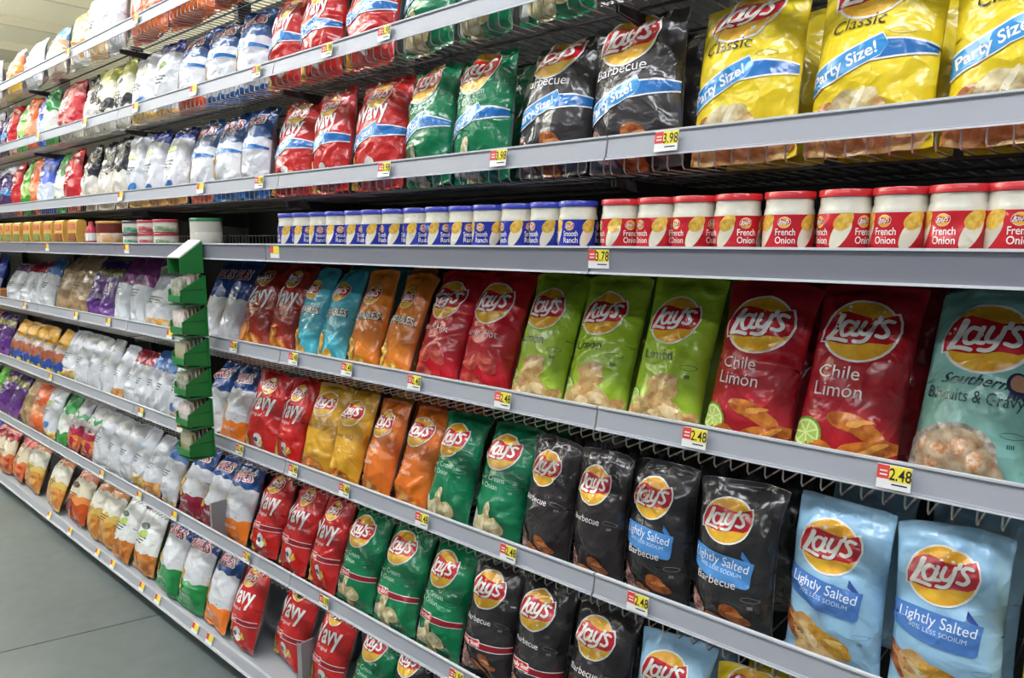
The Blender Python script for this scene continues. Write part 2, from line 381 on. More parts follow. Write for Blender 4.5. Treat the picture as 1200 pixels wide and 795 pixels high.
def body_mesh(w, h, T, seed, m, back, soft=1.0):
    us, vs, F, Bk = bag_grid(w, h, T, seed, soft)
    n1 = NU + 1; nf = n1 * (NV + 1)
    idx = lambda j, i: j * n1 + i
    verts = [tuple(p) for p in F.reshape(-1, 3)]; bi = {}
    for j in range(NV + 1):
        for i in range(1, NU): bi[(j, i)] = len(verts); verts.append(tuple(Bk[j, i]))
    bidx = lambda j, i: idx(j, i) if i in (0, NU) else bi[(j, i)]
    faces = []; mi = []
    for j in range(NV):
        for i in range(NU):
            faces.append((idx(j, i), idx(j, i + 1), idx(j + 1, i + 1), idx(j + 1, i))); mi.append(0)
    for j in range(NV):
        for i in range(NU):
            faces.append((bidx(j, i + 1), bidx(j, i), bidx(j + 1, i), bidx(j + 1, i + 1))); mi.append(1)
    me = bpy.data.meshes.new('chip_bag'); me.from_pydata(verts, [], faces)
    me.materials.append(m); me.materials.append(back)
    me.polygons.foreach_set('material_index', mi); me.polygons.foreach_set('use_smooth', [True] * len(faces))
    uvl = me.uv_layers.new(name='UVMap'); uvs = np.zeros((len(me.loops), 2), np.float32)
    lv = np.zeros(len(me.loops), np.int32); me.loops.foreach_get('vertex_index', lv)
    UV = np.zeros((len(verts), 2)); Ug, Vg = np.meshgrid(us, vs)
    UV[:nf, 0] = (Ug.reshape(-1) + 1) / 2; UV[:nf, 1] = Vg.reshape(-1)
    for (j, i), k in bi.items(): UV[k] = ((us[i] + 1) / 2, vs[j])
    uvs[:] = UV[lv]; uvl.data.foreach_set('uv', uvs.reshape(-1))
    me.validate()
    dU = np.gradient(F, axis=1); dV = np.gradient(F, axis=0)
    Nn = np.cross(dU, dV); Nn /= np.linalg.norm(Nn, axis=-1, keepdims=True) + 1e-12
    return me, (us * w / 2, vs * h, F, Nn)

def cut_pieces(pieces, xl, yl):
    """cut flat print along the grid lines of the surface it will lie on"""
    out = []
    x_min, x_max, y_min, y_max = xl[0] * 0.985, xl[-1] * 0.985, yl[0] + 1e-4, yl[-1] - 1e-4
    for v, f, m, layer in pieces:
        bm = bmesh.new(); bv = [bm.verts.new((p[0], p[1], 0)) for p in v]
        for q in f:
            try: bm.faces.new([bv[i] for i in q])
            except ValueError: pass
        bmesh.ops.triangulate(bm, faces=bm.faces[:])
        for axis, lines, lo, hi in ((0, xl, x_min, x_max), (1, yl, y_min, y_max)):
            vals = [p.co[axis] for p in bm.verts]
            if not vals: break
            a, c = min(vals), max(vals); nrm = (1, 0, 0) if axis == 0 else (0, 1, 0)
            if a < lo: bmesh.ops.bisect_plane(bm, geom=bm.verts[:] + bm.edges[:] + bm.faces[:], plane_co=(lo, lo, 0), plane_no=nrm, clear_inner=True)
            if c > hi: bmesh.ops.bisect_plane(bm, geom=bm.verts[:] + bm.edges[:] + bm.faces[:], plane_co=(hi, hi, 0), plane_no=nrm, clear_outer=True)
            for g in lines:
                if max(a, lo) + 1e-5 < g < min(c, hi) - 1e-5:
                    bmesh.ops.bisect_plane(bm, geom=bm.verts[:] + bm.edges[:] + bm.faces[:], plane_co=(g, g, 0), plane_no=nrm)
        bm.verts.index_update()
        vv = np.array([p.co[:2] for p in bm.verts]).reshape(-1, 2)
        fs = [tuple(p.index for p in q.verts) for q in bm.faces]
        flip = [q.normal.z < 0 for q in bm.faces]
        fs = [q[::-1] if fl else q for q, fl in zip(fs, flip)]
        bm.free()
        if len(vv): out.append((vv, fs, m, layer))
    return out

def wrap(name, cut, surf):
    xl, yl, P, N = surf
    V = []; Fc = []; MI = []; mats = []
    for v, f, m, layer in cut:
        i = np.clip(np.searchsorted(xl, v[:, 0], 'right') - 1, 0, len(xl) - 2); j = np.clip(np.searchsorted(yl, v[:, 1], 'right') - 1, 0, len(yl) - 2)
        a = ((v[:, 0] - xl[i]) / (xl[i + 1] - xl[i]))[:, None]; c = ((v[:, 1] - yl[j]) / (yl[j + 1] - yl[j]))[:, None]
        def bl(G): return (G[j, i] * (1 - a) + G[j, i + 1] * a) * (1 - c) + (G[j + 1, i] * (1 - a) + G[j + 1, i + 1] * a) * c
        p = bl(P) + bl(N) * (0.0014 + 0.0002 * layer)
        k = len(V); V += [tuple(q) for q in p]
        if m not in mats: mats.append(m)
        mi = mats.index(m)
        for q in f: Fc.append(tuple(t + k for t in q)); MI.append(mi)
    me = bpy.data.meshes.new(name); me.from_pydata(V, [], Fc)
    for m in mats: me.materials.append(m)
    me.polygons.foreach_set('material_index', MI); me.polygons.foreach_set('use_smooth', [True] * len(Fc))
    return me

# colours of food pictures
def CH(kind):
    d = dict(tan=('E3C48A', 'B98A4C', 'F3E0B4'), orange=('DE8A34', 'A8501C', 'F2B25C'), red=('D4574A', 'A03028', 'E88A74'),
             gold=('E8B84A', 'B57A22', 'F6DC8C'), cream=('E9DDB0', 'B9A468', 'F6F0D4'), bbq=('CF7C3C', '8A4420', 'E8A868'), biscuit=('D9C6A8', 'A6805C', 'F0E6D4'))[kind]
    return [film(d[0], color2=d[1], nscale=42), film(d[1], color2=d[0], nscale=60), film(d[2], color2=d[0], nscale=50)]

def lime_slice(A, x, y, r):
    A.blob('lime_picture', x, y, r, r * 1.05, 0, film('6FA32E'), 1, 1, 0.0); A.blob('lime_picture', x, y, r * .86, r * .9, 0, film('DDE8A0'), 2, 1, 0.0)
    for k in range(7):
        a = k * 2 * math.pi / 7
        A.poly('lime_picture', [(x + r * .12 * math.cos(a), y + r * .12 * math.sin(a)), (x + r * .74 * math.cos(a - .36), y + r * .74 * math.sin(a - .36)), (x + r * .74 * math.cos(a + .36), y + r * .74 * math.sin(a + .36))], film('A9C85A'), 3)

def emblem(A, x, y, r, c):            # thin oval mark with a small bar code of weights under it
    for k in range(18):
        if k in (8,): continue
        a, a2 = k * math.pi / 9, (k + 1) * math.pi / 9
        A.poly('small_print', [(x + r * math.cos(a), y + .32 * r * math.sin(a)), (x + r * math.cos(a2), y + .32 * r * math.sin(a2)), (x + .93 * r * math.cos(a2), y + .27 * r * math.sin(a2)), (x + .93 * r * math.cos(a), y + .27 * r * math.sin(a))], film(c), 1)
    for k in range(4):
        A.poly('small_print', [(x - .3 * r + k * .16 * r, y - 1.2 * r), (x - .2 * r + k * .16 * r, y - 1.2 * r), (x - .2 * r + k * .16 * r, y - .8 * r), (x - .3 * r + k * .16 * r, y - .8 * r)], film(c), 1)

def sized(A, kind):
    w, h = A.w, A.h
    if kind == 'P': banner(A, -w * .49, w * .49, h * .455, h * .108, '2F93D6', '1C6FB8', 'Party Size!', slope=.42)
    if kind == 'F': banner(A, -w * .49, w * .49, h * .30, h * .062, 'C2262E', '8E1620', 'Family Size!', slope=0.08, split=0.0)

def a_lime(A):
    w, h = A.w, A.h; logo(A, -.04 * w, .7 * h, .34 * w)
    A.text('flavour_lettering', 'Lim\u00f3n', -.12 * w, .45 * h, .032, film('2F5A1E'), 2)
    t = CH('tan')
    A.chip(-.2 * w, .1 * h, .055, .2, *t, seed=1); A.chip(.08 * w, .14 * h, .05, -.5, *t, seed=2); A.chip(.02 * w, .3 * h, .04, .1, *CH('tan'), seed=3, squash=.5); A.chip(.25 * w, .06 * h, .04, .5, *t, seed=4)
    lime_slice(A, -.42 * w, .2 * h, .024); emblem(A, .3 * w, .42 * h, .018, '3F6A28')
def a_chl(A):
    w, h = A.w, A.h; logo(A, -.02 * w, .72 * h, .37 * w)
    A.text('flavour_lettering', 'Chile', -.14 * w, .46 * h, .034, film('F6EDEA'), 2); A.text('flavour_lettering', 'Lim\u00f3n', -.12 * w, .37 * h, .034, film('F6EDEA'), 2)
    o = CH('orange'); A.chip(-.2 * w, .06 * h, .042, .3, *o, seed=5); A.chip(.1 * w, .24 * h, .04, -.3, *o, seed=6, squash=.45); A.chip(.22 * w, .12 * h, .046, .1, *o, seed=7, squash=.42)
    lime_slice(A, -.38 * w, .17 * h, .027)
def a_tgr(A):
    w, h = A.w, A.h; logo(A, .0 * w, .73 * h, .38 * w)
    A.text('flavour_lettering', 'Southern', -.02 * w, .5 * h, .026, film('1D3440'), 2, shear=.5, bold=.01)
    A.text('flavour_lettering', 'Biscuits & Gravy', -.0 * w, .42 * h, .028, film('24424C'), 2, maxw=.82 * w)
    b1 = CH('biscuit')
    A.blob('food_picture', -.1 * w, .13 * h, .075, .062, 0, film('CFC4B4', color2='8D8478', nscale=90), 1, 3)
    A.blob('food_picture', -.14 * w, .17 * h, .05, .045, .2, b1[0], 2, 4); A.blob('food_picture', .1 * w, .13 * h, .04, .04, .1, b1[0], 2, 5)
    for k, (x, y) in enumerate(((-.2, .2), (-.05, .22), (.1, .17), (.0, .08), (-.28, .12))): A.blob('food_picture', x * w, y * h, .014, .011, k, film('C8824C', color2='E3C9A8', nscale=120), 3, k)
    A.blob('award_badge', .34 * w, .54 * h, .017, .019, 0, film('2B2A55'), 1, 1, .03); A.blob('award_badge', .34 * w, .545 * h, .012, .014, 0, film('B98A6E'), 2, 1, .03)
    A.poly('award_badge', [(.27 * w, .45 * h), (.3 * w, .47 * h), (.33 * w, .45 * h), (.35 * w, .53 * h), (.29 * w, .53 * h)], film('2B2A55'), 1)
    A.poly('award_badge', [(.34 * w, .45 * h), (.37 * w, .47 * h), (.4 * w, .45 * h), (.4 * w, .53 * h), (.34 * w, .53 * h)], film('2B2A55'), 1)
    emblem(A, .36 * w, .3 * h, .016, '3E6C70')
def a_hot(A):
    w, h = A.w, A.h; logo(A, -.04 * w, .72 * h, .36 * w)
    A.text('flavour_lettering', "Flamin' Hot", -.1 * w, .46 * h, .026, film('F7E4E0'), 2, maxw=.7 * w)
    r = CH('red'); A.chip(-.15 * w, .1 * h, .045, .3, *r, seed=1); A.chip(.1 * w, .28 * h, .04, -.3, *r, seed=2, squash=.45); A.chip(-.18 * w, .27 * h, .03, .5, *r, seed=3)
def a_pop(A):
    w, h = A.w, A.h; logo(A, .0 * w, .74 * h, .25 * w)
    A.text('flavour_lettering', 'POPPABLES', 0, .5 * h, .034, film('F6F0E4'), 3, rot=.1, bold=.015, maxw=.8 * w); A.text('flavour_lettering', 'POPPABLES', .002, .497 * h, .034, film('6A5A58'), 2, rot=.1, bold=.03, maxw=.82 * w)
    g = CH('gold')
    for k, (x, y) in enumerate(((-.3, .3), (-.32, .15), (-.12, .08), (.1, .12), (-.2, .22))): A.chip(x * w, y * h, .022, k, *g, seed=k, squash=.8)
def jar_pic(A, x, y, s):
    A.blob('dip_picture', x, y + .012 * s, .014 * s, .011 * s, 0, film('D9D6CE'), 1, 1, .02)
    A.blob('dip_picture', x + .003, y - .008 * s, .015 * s, .011 * s, -.4, film('F2F0EA'), 2, 2, .05); A.blob('dip_picture', x - .004, y + .002, .007 * s, .008 * s, 0, film('40506A'), 3, 1, .05)
    A.chip(x + .02 * s, y - .002, .016 * s, .6, *CH('gold'), seed=3, part='dip_picture')
def a_wav(kind, brown=False):
    def f(A):
        w, h = A.w, A.h; logo(A, .02 * w, .81 * h, .22 * w)
        Wt = film('F5F0EC')
        A.text('flavour_lettering', 'Wavy', -.03 * w, (.59 if kind == 'P' else .52) * h, .08 if kind == 'P' else .095, Wt, 3, rot=.14, bold=.02, shear=.1, xs=.7, maxw=.86 * w)
        if brown:
            o = CH('orange'); A.chip(-.2 * w, .2 * h, .045, 1.1, *o, seed=1); A.chip(-.1 * w, .1 * h, .04, .3, *o, seed=2); A.chip(.15 * w, .15 * h, .03, -.5, *o, seed=4)
            A.text('flavour_lettering', 'Hickory BBQ', -.03 * w, .43 * h, .018, film('E8C8B0'), 3, maxw=.6 * w)
        else:
            if kind != 'P': A.text('flavour_lettering', 'Original', -.03 * w, .45 * h, .018, Wt, 3)
            A.chip(-.4 * w, .12 * h, .05, 1.3, *CH('gold'), seed=8, squash=.5); jar_pic(A, .05 * w, .17 * h, 1.1 * w / .16)
        sized(A, kind)
    return f
def a_ruf(kind):
    def f(A):
        w, h = A.w, A.h
        A.text('logo', 'RUFFLES', -.03 * w, .76 * h, .052, film('F6F2F0'), 2, rot=.12, bold=.06, shear=.12, maxw=.86 * w); A.text('logo', 'RUFFLES', -.03 * w, .76 * h, .052, film('C22332'), 3, rot=.12, bold=.012, shear=.12, maxw=.8 * w)
        g = CH('gold'); A.chip(-.36 * w, .42 * h, .03, .8, *g, seed=1, squash=.85); A.chip(-.33 * w, .3 * h, .026, .2, *g, seed=2, squash=.85)
        if kind == 'P': banner(A, -w * .3, w * .49, h * .5, h * .07, '2F93D6', '1C6FB8', 'Party Size!', slope=.1, split=-.0)
        if kind == 'W': pass
        emblem(A, .2 * w, .36 * h, .014, '8A90A0')
        if kind in 'ogr': A.text('flavour_lettering', {'o': 'CHEDDAR', 'g': 'JALAPE\u00d1O', 'r': 'FLAME'}[kind], -.02 * w, .17 * h, .018, film('F4F0E8'), 3, maxw=.5 * w)
    return f
def a_gld(A):
    w, h = A.w, A.h; logo(A, -.02 * w, .76 * h, .33 * w)
    A.text('flavour_lettering', 'Honey BBQ', -.05 * w, .5 * h, .02, film('7A4A14'), 3)
    g = CH('orange'); A.chip(-.2 * w, .08 * h, .04, .3, *g, seed=1); A.chip(.12 * w, .1 * h, .04, -.3, *g, seed=2)
def a_che(A):
    w, h = A.w, A.h; logo(A, -.04 * w, .74 * h, .34 * w)
    for k, t in enumerate(('Cheddar', '& Sour', 'Cream')): A.text('flavour_lettering', t, -.12 * w, (.48 - k * .075) * h, .022, film('F8DCC0'), 3)
    g = CH('orange'); A.chip(-.1 * w, .1 * h, .05, .3, *g, seed=1); A.chip(.2 * w, .07 * h, .035, -.3, *g, seed=2)
def a_sco(kind):
    def f(A):
        w, h = A.w, A.h; logo(A, -.06 * w, (.74 if kind != 'P' else .835) * h, .33 * w)
        y0 = .5 if kind != 'P' else .635
        A.text('flavour_lettering', 'Sour Cream', -.12 * w, y0 * h, .021 if kind != 'P' else .026, film('BFE0CC'), 3, maxw=.62 * w); A.text('flavour_lettering', '& Onion', -.12 * w, (y0 - .065) * h, .021 if kind != 'P' else .026, film('BFE0CC'), 3, maxw=.5 * w)
        c = CH('cream'); A.chip(-.22 * w, .13 * h, .035, 1.2, *c, seed=1); A.chip(.05 * w, .14 * h, .036, .5, *c, seed=2); A.chip(-.1 * w, .05 * h, .034, -.2, *c, seed=3); A.blob('dip_picture', -.42 * w, .14 * h, .02, .034, 0, film('C8CCC8'), 1, 2, .04)
        A.chip(-.08 * w, .24 * h, .024, 1.4, *c, seed=6, squash=.6)
        emblem(A, .32 * w, .48 * h, .015, '7EB89A'); sized(A, kind)
    return f
def a_bbq(kind):
    def f(A):
        w, h = A.w, A.h; logo(A, -.06 * w, (.845 if kind == 'P' else .76) * h, (.3 if kind in 'L' else .33) * w)
        big = kind == 'P'
        A.text('flavour_lettering', 'Barbecue', -.1 * w, {'P': .61, 'L': .37}.get(kind, .5) * h, .034 if big else .023, film('E4E0DC'), 3, maxw=.6 * w)
        o = CH('bbq'); A.chip(.12 * w, .2 * h, .03 * (1.3 if big else 1), -.2, *o, seed=1, squash=.5); A.chip(-.02 * w, .09 * h, .036 * (1.3 if big else 1), -.5, *o, seed=2, squash=.55)
        A.blob('spice_picture', -.36 * w, .2 * h, .028, .014, -1.0, film('B98E86', color2='5E2A28', nscale=120), 1, 3, .1); A.blob('spice_picture', -.3 * w, .1 * h, .03, .016, -.7, film('C8A49C', color2='7A3A34', nscale=120), 1, 4, .1)
        emblem(A, .32 * w, (.53 if kind != 'L' else .32) * h, .017, '8A8682'); sized(A, kind)
        if kind == 'L': ribbon(A, '4E8CCB', '3A72B0')
    return f
def ribbon(A, c1, c2):
    w, h = A.w, A.h; n = 14
    top = []; bot = []
    for k in range(n + 1):
        t = k / n; x = -.5 * w + t * .83 * w; s = -.05 * math.sin(t * 1.5) * h
        top.append((x, .6 * h + s)); bot.append((x, .435 * h + s * 1.1))
    bot[-1] = (bot[-1][0] - .03 * w, bot[-1][1] + .004)
    A.poly('ribbon', [(.18 * w, .57 * h), (.19 * w, .61 * h), (.33 * w, .528 * h), (.3 * w, .52 * h)], film(c2), 1)
    A.poly('ribbon', top + bot[::-1], film(c1), 2)
    A.text('ribbon', 'Lightly Salted', -.075 * w, .495 * h, .028, film('EEF6FC'), 4, rot=-.11, maxw=.7 * w)
    A.text('ribbon', '50% LESS SODIUM', -.06 * w, .452 * h, .0115, film('CFE4F6'), 4, rot=-.1, maxw=.52 * w)
def a_lsb(A):
    w, h = A.w, A.h; logo(A, -.06 * w, .75 * h, .32 * w); ribbon(A, '4F7FC4', '2F4E96')
    t = CH('tan'); A.chip(-.4 * w, .24 * h, .036, -1.1, *CH('bbq'), seed=9, squash=.5); A.chip(-.22 * w, .2 * h, .05, -1.0, *t, seed=1, squash=.5); A.chip(.05 * w, .22 * h, .04, -.3, *CH('gold'), seed=2, squash=.45); A.chip(-.1 * w, .08 * h, .05, -.2, *t, seed=3)
    emblem(A, .34 * w, .3 * h, .014, '5A86A8')
def a_yel(kind):
    def f(A):
        w, h = A.w, A.h; logo(A, -.02 * w, .85 * h, .33 * w)
        A.text('flavour_lettering', 'Classic', -.1 * w, .62 * h, .034, film('3A3320'), 3, shear=.1)
        t = CH('cream'); b2 = CH('tan'); A.chip(-.42 * w, .12 * h, .05, 1.2, film('C07A50'), film('9A5636'), film('D49A70'), seed=1, squash=.7)
        A.chip(-.2 * w, .12 * h, .06, 1.0, *b2, seed=2, squash=.7); A.chip(.05 * w, .1 * h, .06, .6, *b2, seed=3, squash=.7); A.chip(.3 * w, .07 * h, .05, .2, *b2, seed=4, squash=.7); A.chip(-.08 * w, .22 * h, .045, .8, *t, seed=5, squash=.6)
        emblem(A, .26 * w, .58 * h, .02, '8A7A20'); sized(A, kind)
    return f
def a_side(c, txt='5A6070', pic=None):     # left-hand bags: a name mark, tiny print
    def f(A):
        w, h = A.w, A.h
        A.blob('logo', -.02 * w, .66 * h, .2 * w, .07 * w, .15, film(c), 2, 2, .1)
        for k in range(3): A.poly('small_print', [(-.25 * w, (.5 - .04 * k) * h), ((.2 - .06 * k) * w, (.5 - .04 * k) * h), ((.2 - .06 * k) * w, (.518 - .04 * k) * h), (-.25 * w, (.518 - .04 * k) * h)], film(txt), 2)
        if pic: A.blob('food_picture', pic[0] * w, pic[1] * h, pic[3] * w, pic[4] * h, .3, film(pic[2]), 2, 3, .1)
    return f

DES = {}
def design(key, desc, w, h, T, m, art, back=None): DES[key] = dict(desc=desc, w=w, h=h, T=T, m=m, art=art, back=back or SILVER)
PW, PH, PT = .205, .345, .105
design('yel', 'yellow party-size chip bag', PW, PH, PT, film('F0D52A'), a_yel('P'))
design('yelS', 'plain yellow chip bag', .167, .32, .09, film('F0CE28'), a_yel(''))
design('bbqP', 'black party-size chip bag', PW, PH, PT, film('3C3838'), a_bbq('P'))
design('scoP', 'green party-size chip bag', PW, PH, PT, film('0F7A4C'), a_sco('P'))
design('wavP', 'red party-size wavy chip bag', PW, PH, PT, film('C42420'), a_wav('P'))
rufb = [(0, 'DADCDF'), (.63, '245C92')]
design('rufP', 'blue-banded ridged chip bag', PW, PH, PT, banded('rufP', [(0, '2C68B0'), (.1, 'DADCDF'), (.63, '1F5088')]), a_ruf('P'))
design('rufPo', 'tall orange-bottomed ridged chip bag', PW, PH, PT, banded('rufPo', [(0, 'D8502C'), (.13, 'DADCDF'), (.63, '1F5088')]), a_ruf('P'))
design('wnav', 'white navy-topped chip bag', .19, .33, .1, banded('wnav', [(0, 'DADCDF'), (.82, '2A3C88')], .004, (.1, 'E8B860', 'C98A30')), a_side('9EC070', pic=(.05, .2, '3C78B8', .22, .05)))
design('whtb', 'white chip bag with blue patch', .19, .33, .1, banded('whtb', [(0, 'DADCDF')], .004, (.12, 'E8B040', 'F0D080')), a_side('C8D88A', pic=(.1, .24, '3C78B8', .25, .05)), banded('wback', [(0, 'CFD0CF')]))
design('blk', 'black and cream chip bag', .18, .34, .09, banded('blk', [(0, 'D8CCB8'), (.25, 'E0DCD0'), (.5, '24242A')], .03), a_side('E6E2DA', 'C0B49A'), film('1E1F24'))
design('blky', 'black and yellow-green chip bag', .18, .34, .09, banded('blky', [(0, 'E0DCCC'), (.3, '3A3A3C'), (.45, 'E4E0C8'), (.75, 'C9C860')], .03), a_side('2A2A2A', '3A3A3A'), film('3A3D42'))
design('redb', 'narrow red chip bag', .17, .32, .09, banded('redb', [(0, 'E8D8D0'), (.15, 'C8262C')], .02, (.12, 'D84030', 'F0D8C8')), a_side('F0E8E0', 'F0C8C0'), film('B8242A'))
design('redt', 'tall bright red chip bag', .26, .35, .12, banded('redt', [(0, 'D8D4C0'), (.25, 'C4222C')], .05), a_side('E8E4D8', 'F0C8C0'), film('C4222C'))
design('grnb', 'green and white chip bag', .17, .32, .09, banded('grnb', [(0, '3C9A48'), (.22, 'ECF0E6'), (.6, '3C9A48')], .03), a_side('F0F0E8', 'C8E0C0'), film('2E8A40'))
design('blub', 'blue and white chip bag', .17, .32, .09, banded('blub', [(0, '2A50B0'), (.15, 'DDE4F4'), (.5, '3A5CC8')], .03), a_side('F0F0F8', 'D0D8F0'), film('3354C0'))
design('orgb', 'orange chip bag', .16, .32, .09, banded('orgb', [(0, 'E06830'), (.3, 'F0A070'), (.55, 'E8682C')], .03), a_side('F8E0C8', 'F8D8B8'), film('E0642C'))
design('limb', 'bright green chip bag', .16, .32, .09, banded('limb', [(0, '3E9A30'), (.3, 'B8D880'), (.55, '62B838')], .03), a_side('F0F8D8', 'E0F0C0'), film('48A836'))
design('purb', 'blue-banded purple chip bag', .18, .33, .09, banded('purb', [(0, '4A2A5C'), (.38, '2E8AC4'), (.5, '4A3268'), (.8, 'E0DCE4')], .01), a_side('E8E0F0', 'C0B0D0'), film('46305E'))
design('tgr', 'pale teal chip bag', .167, .345, .09, film('93CCC0'), a_tgr)
design('chl', 'crimson lime-slice chip bag', .167, .345, .09, film('B4202C'), a_chl)
design('lim', 'lime green chip bag', .167, .345, .09, film('A8CA34'), a_lime)
design('hot', 'bright red chip bag', .165, .34, .09, film('CC1E2C'), a_hot)
design('pop', 'orange popped-snack bag', .142, .33, .08, film('E8842A'), a_pop)
design('tpop', 'turquoise popped-snack bag', .142, .33, .08, film('4DB4C4'), a_pop)
design('wbr', 'brownish red wavy chip bag', .165, .34, .09, film('A22C1C'), a_wav('', True))
design('rufW', 'navy and white ridged chip bag', .15, .34, .09, banded('rufW', [(0, '2C60B0'), (.1, 'DADCDF'), (.55, '21498C')]), a_ruf('W'))
design('lsb', 'light blue chip bag', .167, .335, .09, film('9CC8E4'), a_lsb)
design('lsq', 'black chip bag with blue ribbon', .165, .335, .09, film('2A2828'), a_bbq('L'))
design('bbq', 'plain black chip bag', .16, .335, .09, film('322C2C'), a_bbq(''))
design('sco', 'green chip bag', .165, .335, .09, film('0E7C50'), a_sco(''))
design('che', 'orange chip bag', .15, .325, .09, film('E27526'), a_che)
design('gld', 'golden yellow chip bag', .15, .33, .09, film('DDA62E'), a_gld)
design('wav', 'red wavy chip bag', .16, .33, .09, film('CC2420'), a_wav(''))
design('ruf', 'navy-topped white ridged chip bag', .15, .33, .09, banded('ruf', [(0, '2C60B0'), (.06, 'DADCDF'), (.6, '1F4684')]), a_ruf('W'))
design('rufo', 'orange-bottomed ridged chip bag', .165, .33, .09, banded('rufo', [(0, 'EE7E24'), (.28, 'DADCDF'), (.68, '1F4684')]), a_ruf('o'))
design('rufr', 'maroon-bottomed ridged chip bag', .165, .33, .09, banded('rufr', [(0, '8A1E34'), (.28, 'DADCDF'), (.68, '1F4684')]), a_ruf('r'))
design('rufg', 'green-bottomed ridged chip bag', .165, .32, .09, banded('rufg', [(0, '1E8A44'), (.36, 'DADCDF'), (.8, '23396E')]), a_ruf('g'))
design('bbqF', 'black family-size chip bag', .165, .345, .1, film('322E2E'), a_bbq('F'))
design('scoF', 'green family-size chip bag', .175, .345, .1, film('0F7C4C'), a_sco('F'))
design('wavF', 'red family-size wavy chip bag', .175, .345, .1, film('C4221F'), a_wav('F'))
wb = banded('wback', [(0, 'CFD0CF')])
design('worg', 'white bag of orange crisps', .2, .3, .1, banded('worg', [(0, 'DADCDF'), (.85, 'B0B0A4')], .004, (.2, 'F0B050', 'E8D8B8')), a_side('C8CCD0'), wb)
design('prw', 'mauve-topped white chip bag', .18, .34, .1, banded('prw', [(0, 'B8A850'), (.08, 'E8ECEF'), (.58, '8E3E80')], .003), a_side('6A7A78', '90989A'))
design('pur', 'purple chip bag', .17, .32, .09, banded('pur', [(0, '7A4A90'), (.2, '532476'), (.72, '8A8440'), (.85, '4B2370')], .03), a_side('E4DCE8', 'B8A0C8'), film('45206A'))
design('krf', 'tan kraft-coloured chip bag', .23, .35, .1, film('B99B72', color2='A2845C', nscale=12), a_side('C8AC84', '8A6A48'), film('A88A60'))
design('wblu', 'white blue-topped chip bag', .15, .31, .09, banded('wblu', [(0, 'DADCDF'), (.7, '3E6CA8')], .01, (.08, 'E0B860', 'F0E0C0')), a_side('DCE0E8', '606A78'), wb)
design('wred', 'white maroon-topped chip bag', .15, .29, .09, banded('wred', [(0, 'DADCDF'), (.75, '9A2836')], .01, (.06, 'E0B0A0', 'F0E0D8')), a_side('D8DCE0', '808890'), wb)
design('wpur', 'white purple-topped chip bag', .17, .27, .09, banded('wpur', [(0, '6A4A88'), (.06, 'DADCDF'), (.8, '7A5A78')], .01), a_side('D0D4DA', '808890'), wb)
design('wora', 'white bag with orange picture', .15, .3, .09, banded('wora', [(0, 'DADCDF')], .01, (.2, 'D88838', 'F0C080')), a_side('B8C0C8', '606A78'), wb)
design('wht', 'plain white chip bag', .17, .31, .1, banded('wht', [(0, 'DADCDF'), (.8, 'BDBEB8')], .02), a_side('C8D0D0', '707A84'), wb)
design('wgld', 'white bag with golden crisps', .17, .31, .1, banded('wgld', [(0, 'DADCDF')], .02, (.18, 'D8A840', 'F0D890')), a_side('A8C8E0', '708090'), wb)
design('ylb', 'yellow-topped mixed snack bag', .17, .3, .09, banded('ylb', [(0, 'D8C040'), (.12, '2A4C9C'), (.3, 'B06848'), (.5, 'D8C8C0'), (.62, 'D8A028')], .03), a_side('8AA0B0', 'B08070', (0, .35, '9A5A40', .3, .06)), film('D09A20'))
design('grp', 'red and orange fruit-print bag', .19, .32, .1, banded('grp', [(0, 'E8B060'), (.12, 'A82444'), (.45, 'E0D8D4'), (.62, '3E9A58'), (.7, 'C8C8C8')], .04, (.3, 'A02040', 'E08838')), a_side('E0E0DC', 'A0A0A0'), mat('greyfilm', '9A9A98', .35))
design('gldw', 'golden tortilla chip bag', .22, .29, .1, banded('gldw', [(0, 'D87030'), (.2, 'D8B860'), (.55, 'E8E4D4'), (.85, 'B87848')], .03, (.4, 'D8A048', 'C87830')), a_side('F0ECDC', '7A5A38'), film('8C5A34'))
design('orgr', 'orange-red tortilla chip bag', .22, .29, .12, banded('orgr', [(0, 'C85018'), (.35, 'E8904A'), (.5, 'DCD4B8'), (.8, 'B06040')], .03), a_side('5A4A3A', '7A5A38', (0, .3, '8A2A18', .16, .1)), film('8A5038'))
design('redo', 'small red and tan snack bag', .18, .28, .1, banded('redo', [(0, 'D87838'), (.4, 'DCCFB0'), (.75, 'A82430')], .04, (.35, 'D88040', 'C04030')), a_side('E8E0CC', '7A5A38'), film('A04030'))
design('wlim', 'white chip bag with lime label', .2, .33, .1, banded('wlim', [(0, '4C9A30'), (.06, 'F0F1EC')], .02, (.3, 'D88A40', 'C87028')), a_side('5A6A60', '50605A', (.02, .55, 'A8C060', .2, .05)), film('5E7A34'))
design('orgt', 'big orange crinkled chip bag', .3, .3, .13, film('D86A28', color2='C04E20', nscale=10), None, film('D86A28'))
design('gldt', 'upright white and gold bag', .2, .27, .08, banded('gldt', [(0, 'E8E4E0'), (.2, 'D89430')], .08), a_side('E8DCC0', 'F0E0C0'))
design('btr', 'beige bag with turquoise tip', .26, .24, .1, banded('btr', [(0, 'D8CCB4'), (.55, 'C8A078'), (.68, '1E88B0')], .05), a_side('B8A888', '90806A'))
design('sil', 'silvery white chip bag', .24, .26, .1, banded('sil', [(0, 'DCDEE0')], .02), a_side('9AA0A8', '90989A'))
design('sily', 'silver and yellow-orange bag', .24, .26, .1, banded('sily', [(0, 'E8B828'), (.35, 'E89030'), (.65, 'D8602C'), (.85, '5A3A78')], .05), a_side('C8CCD0', 'D8A040'))

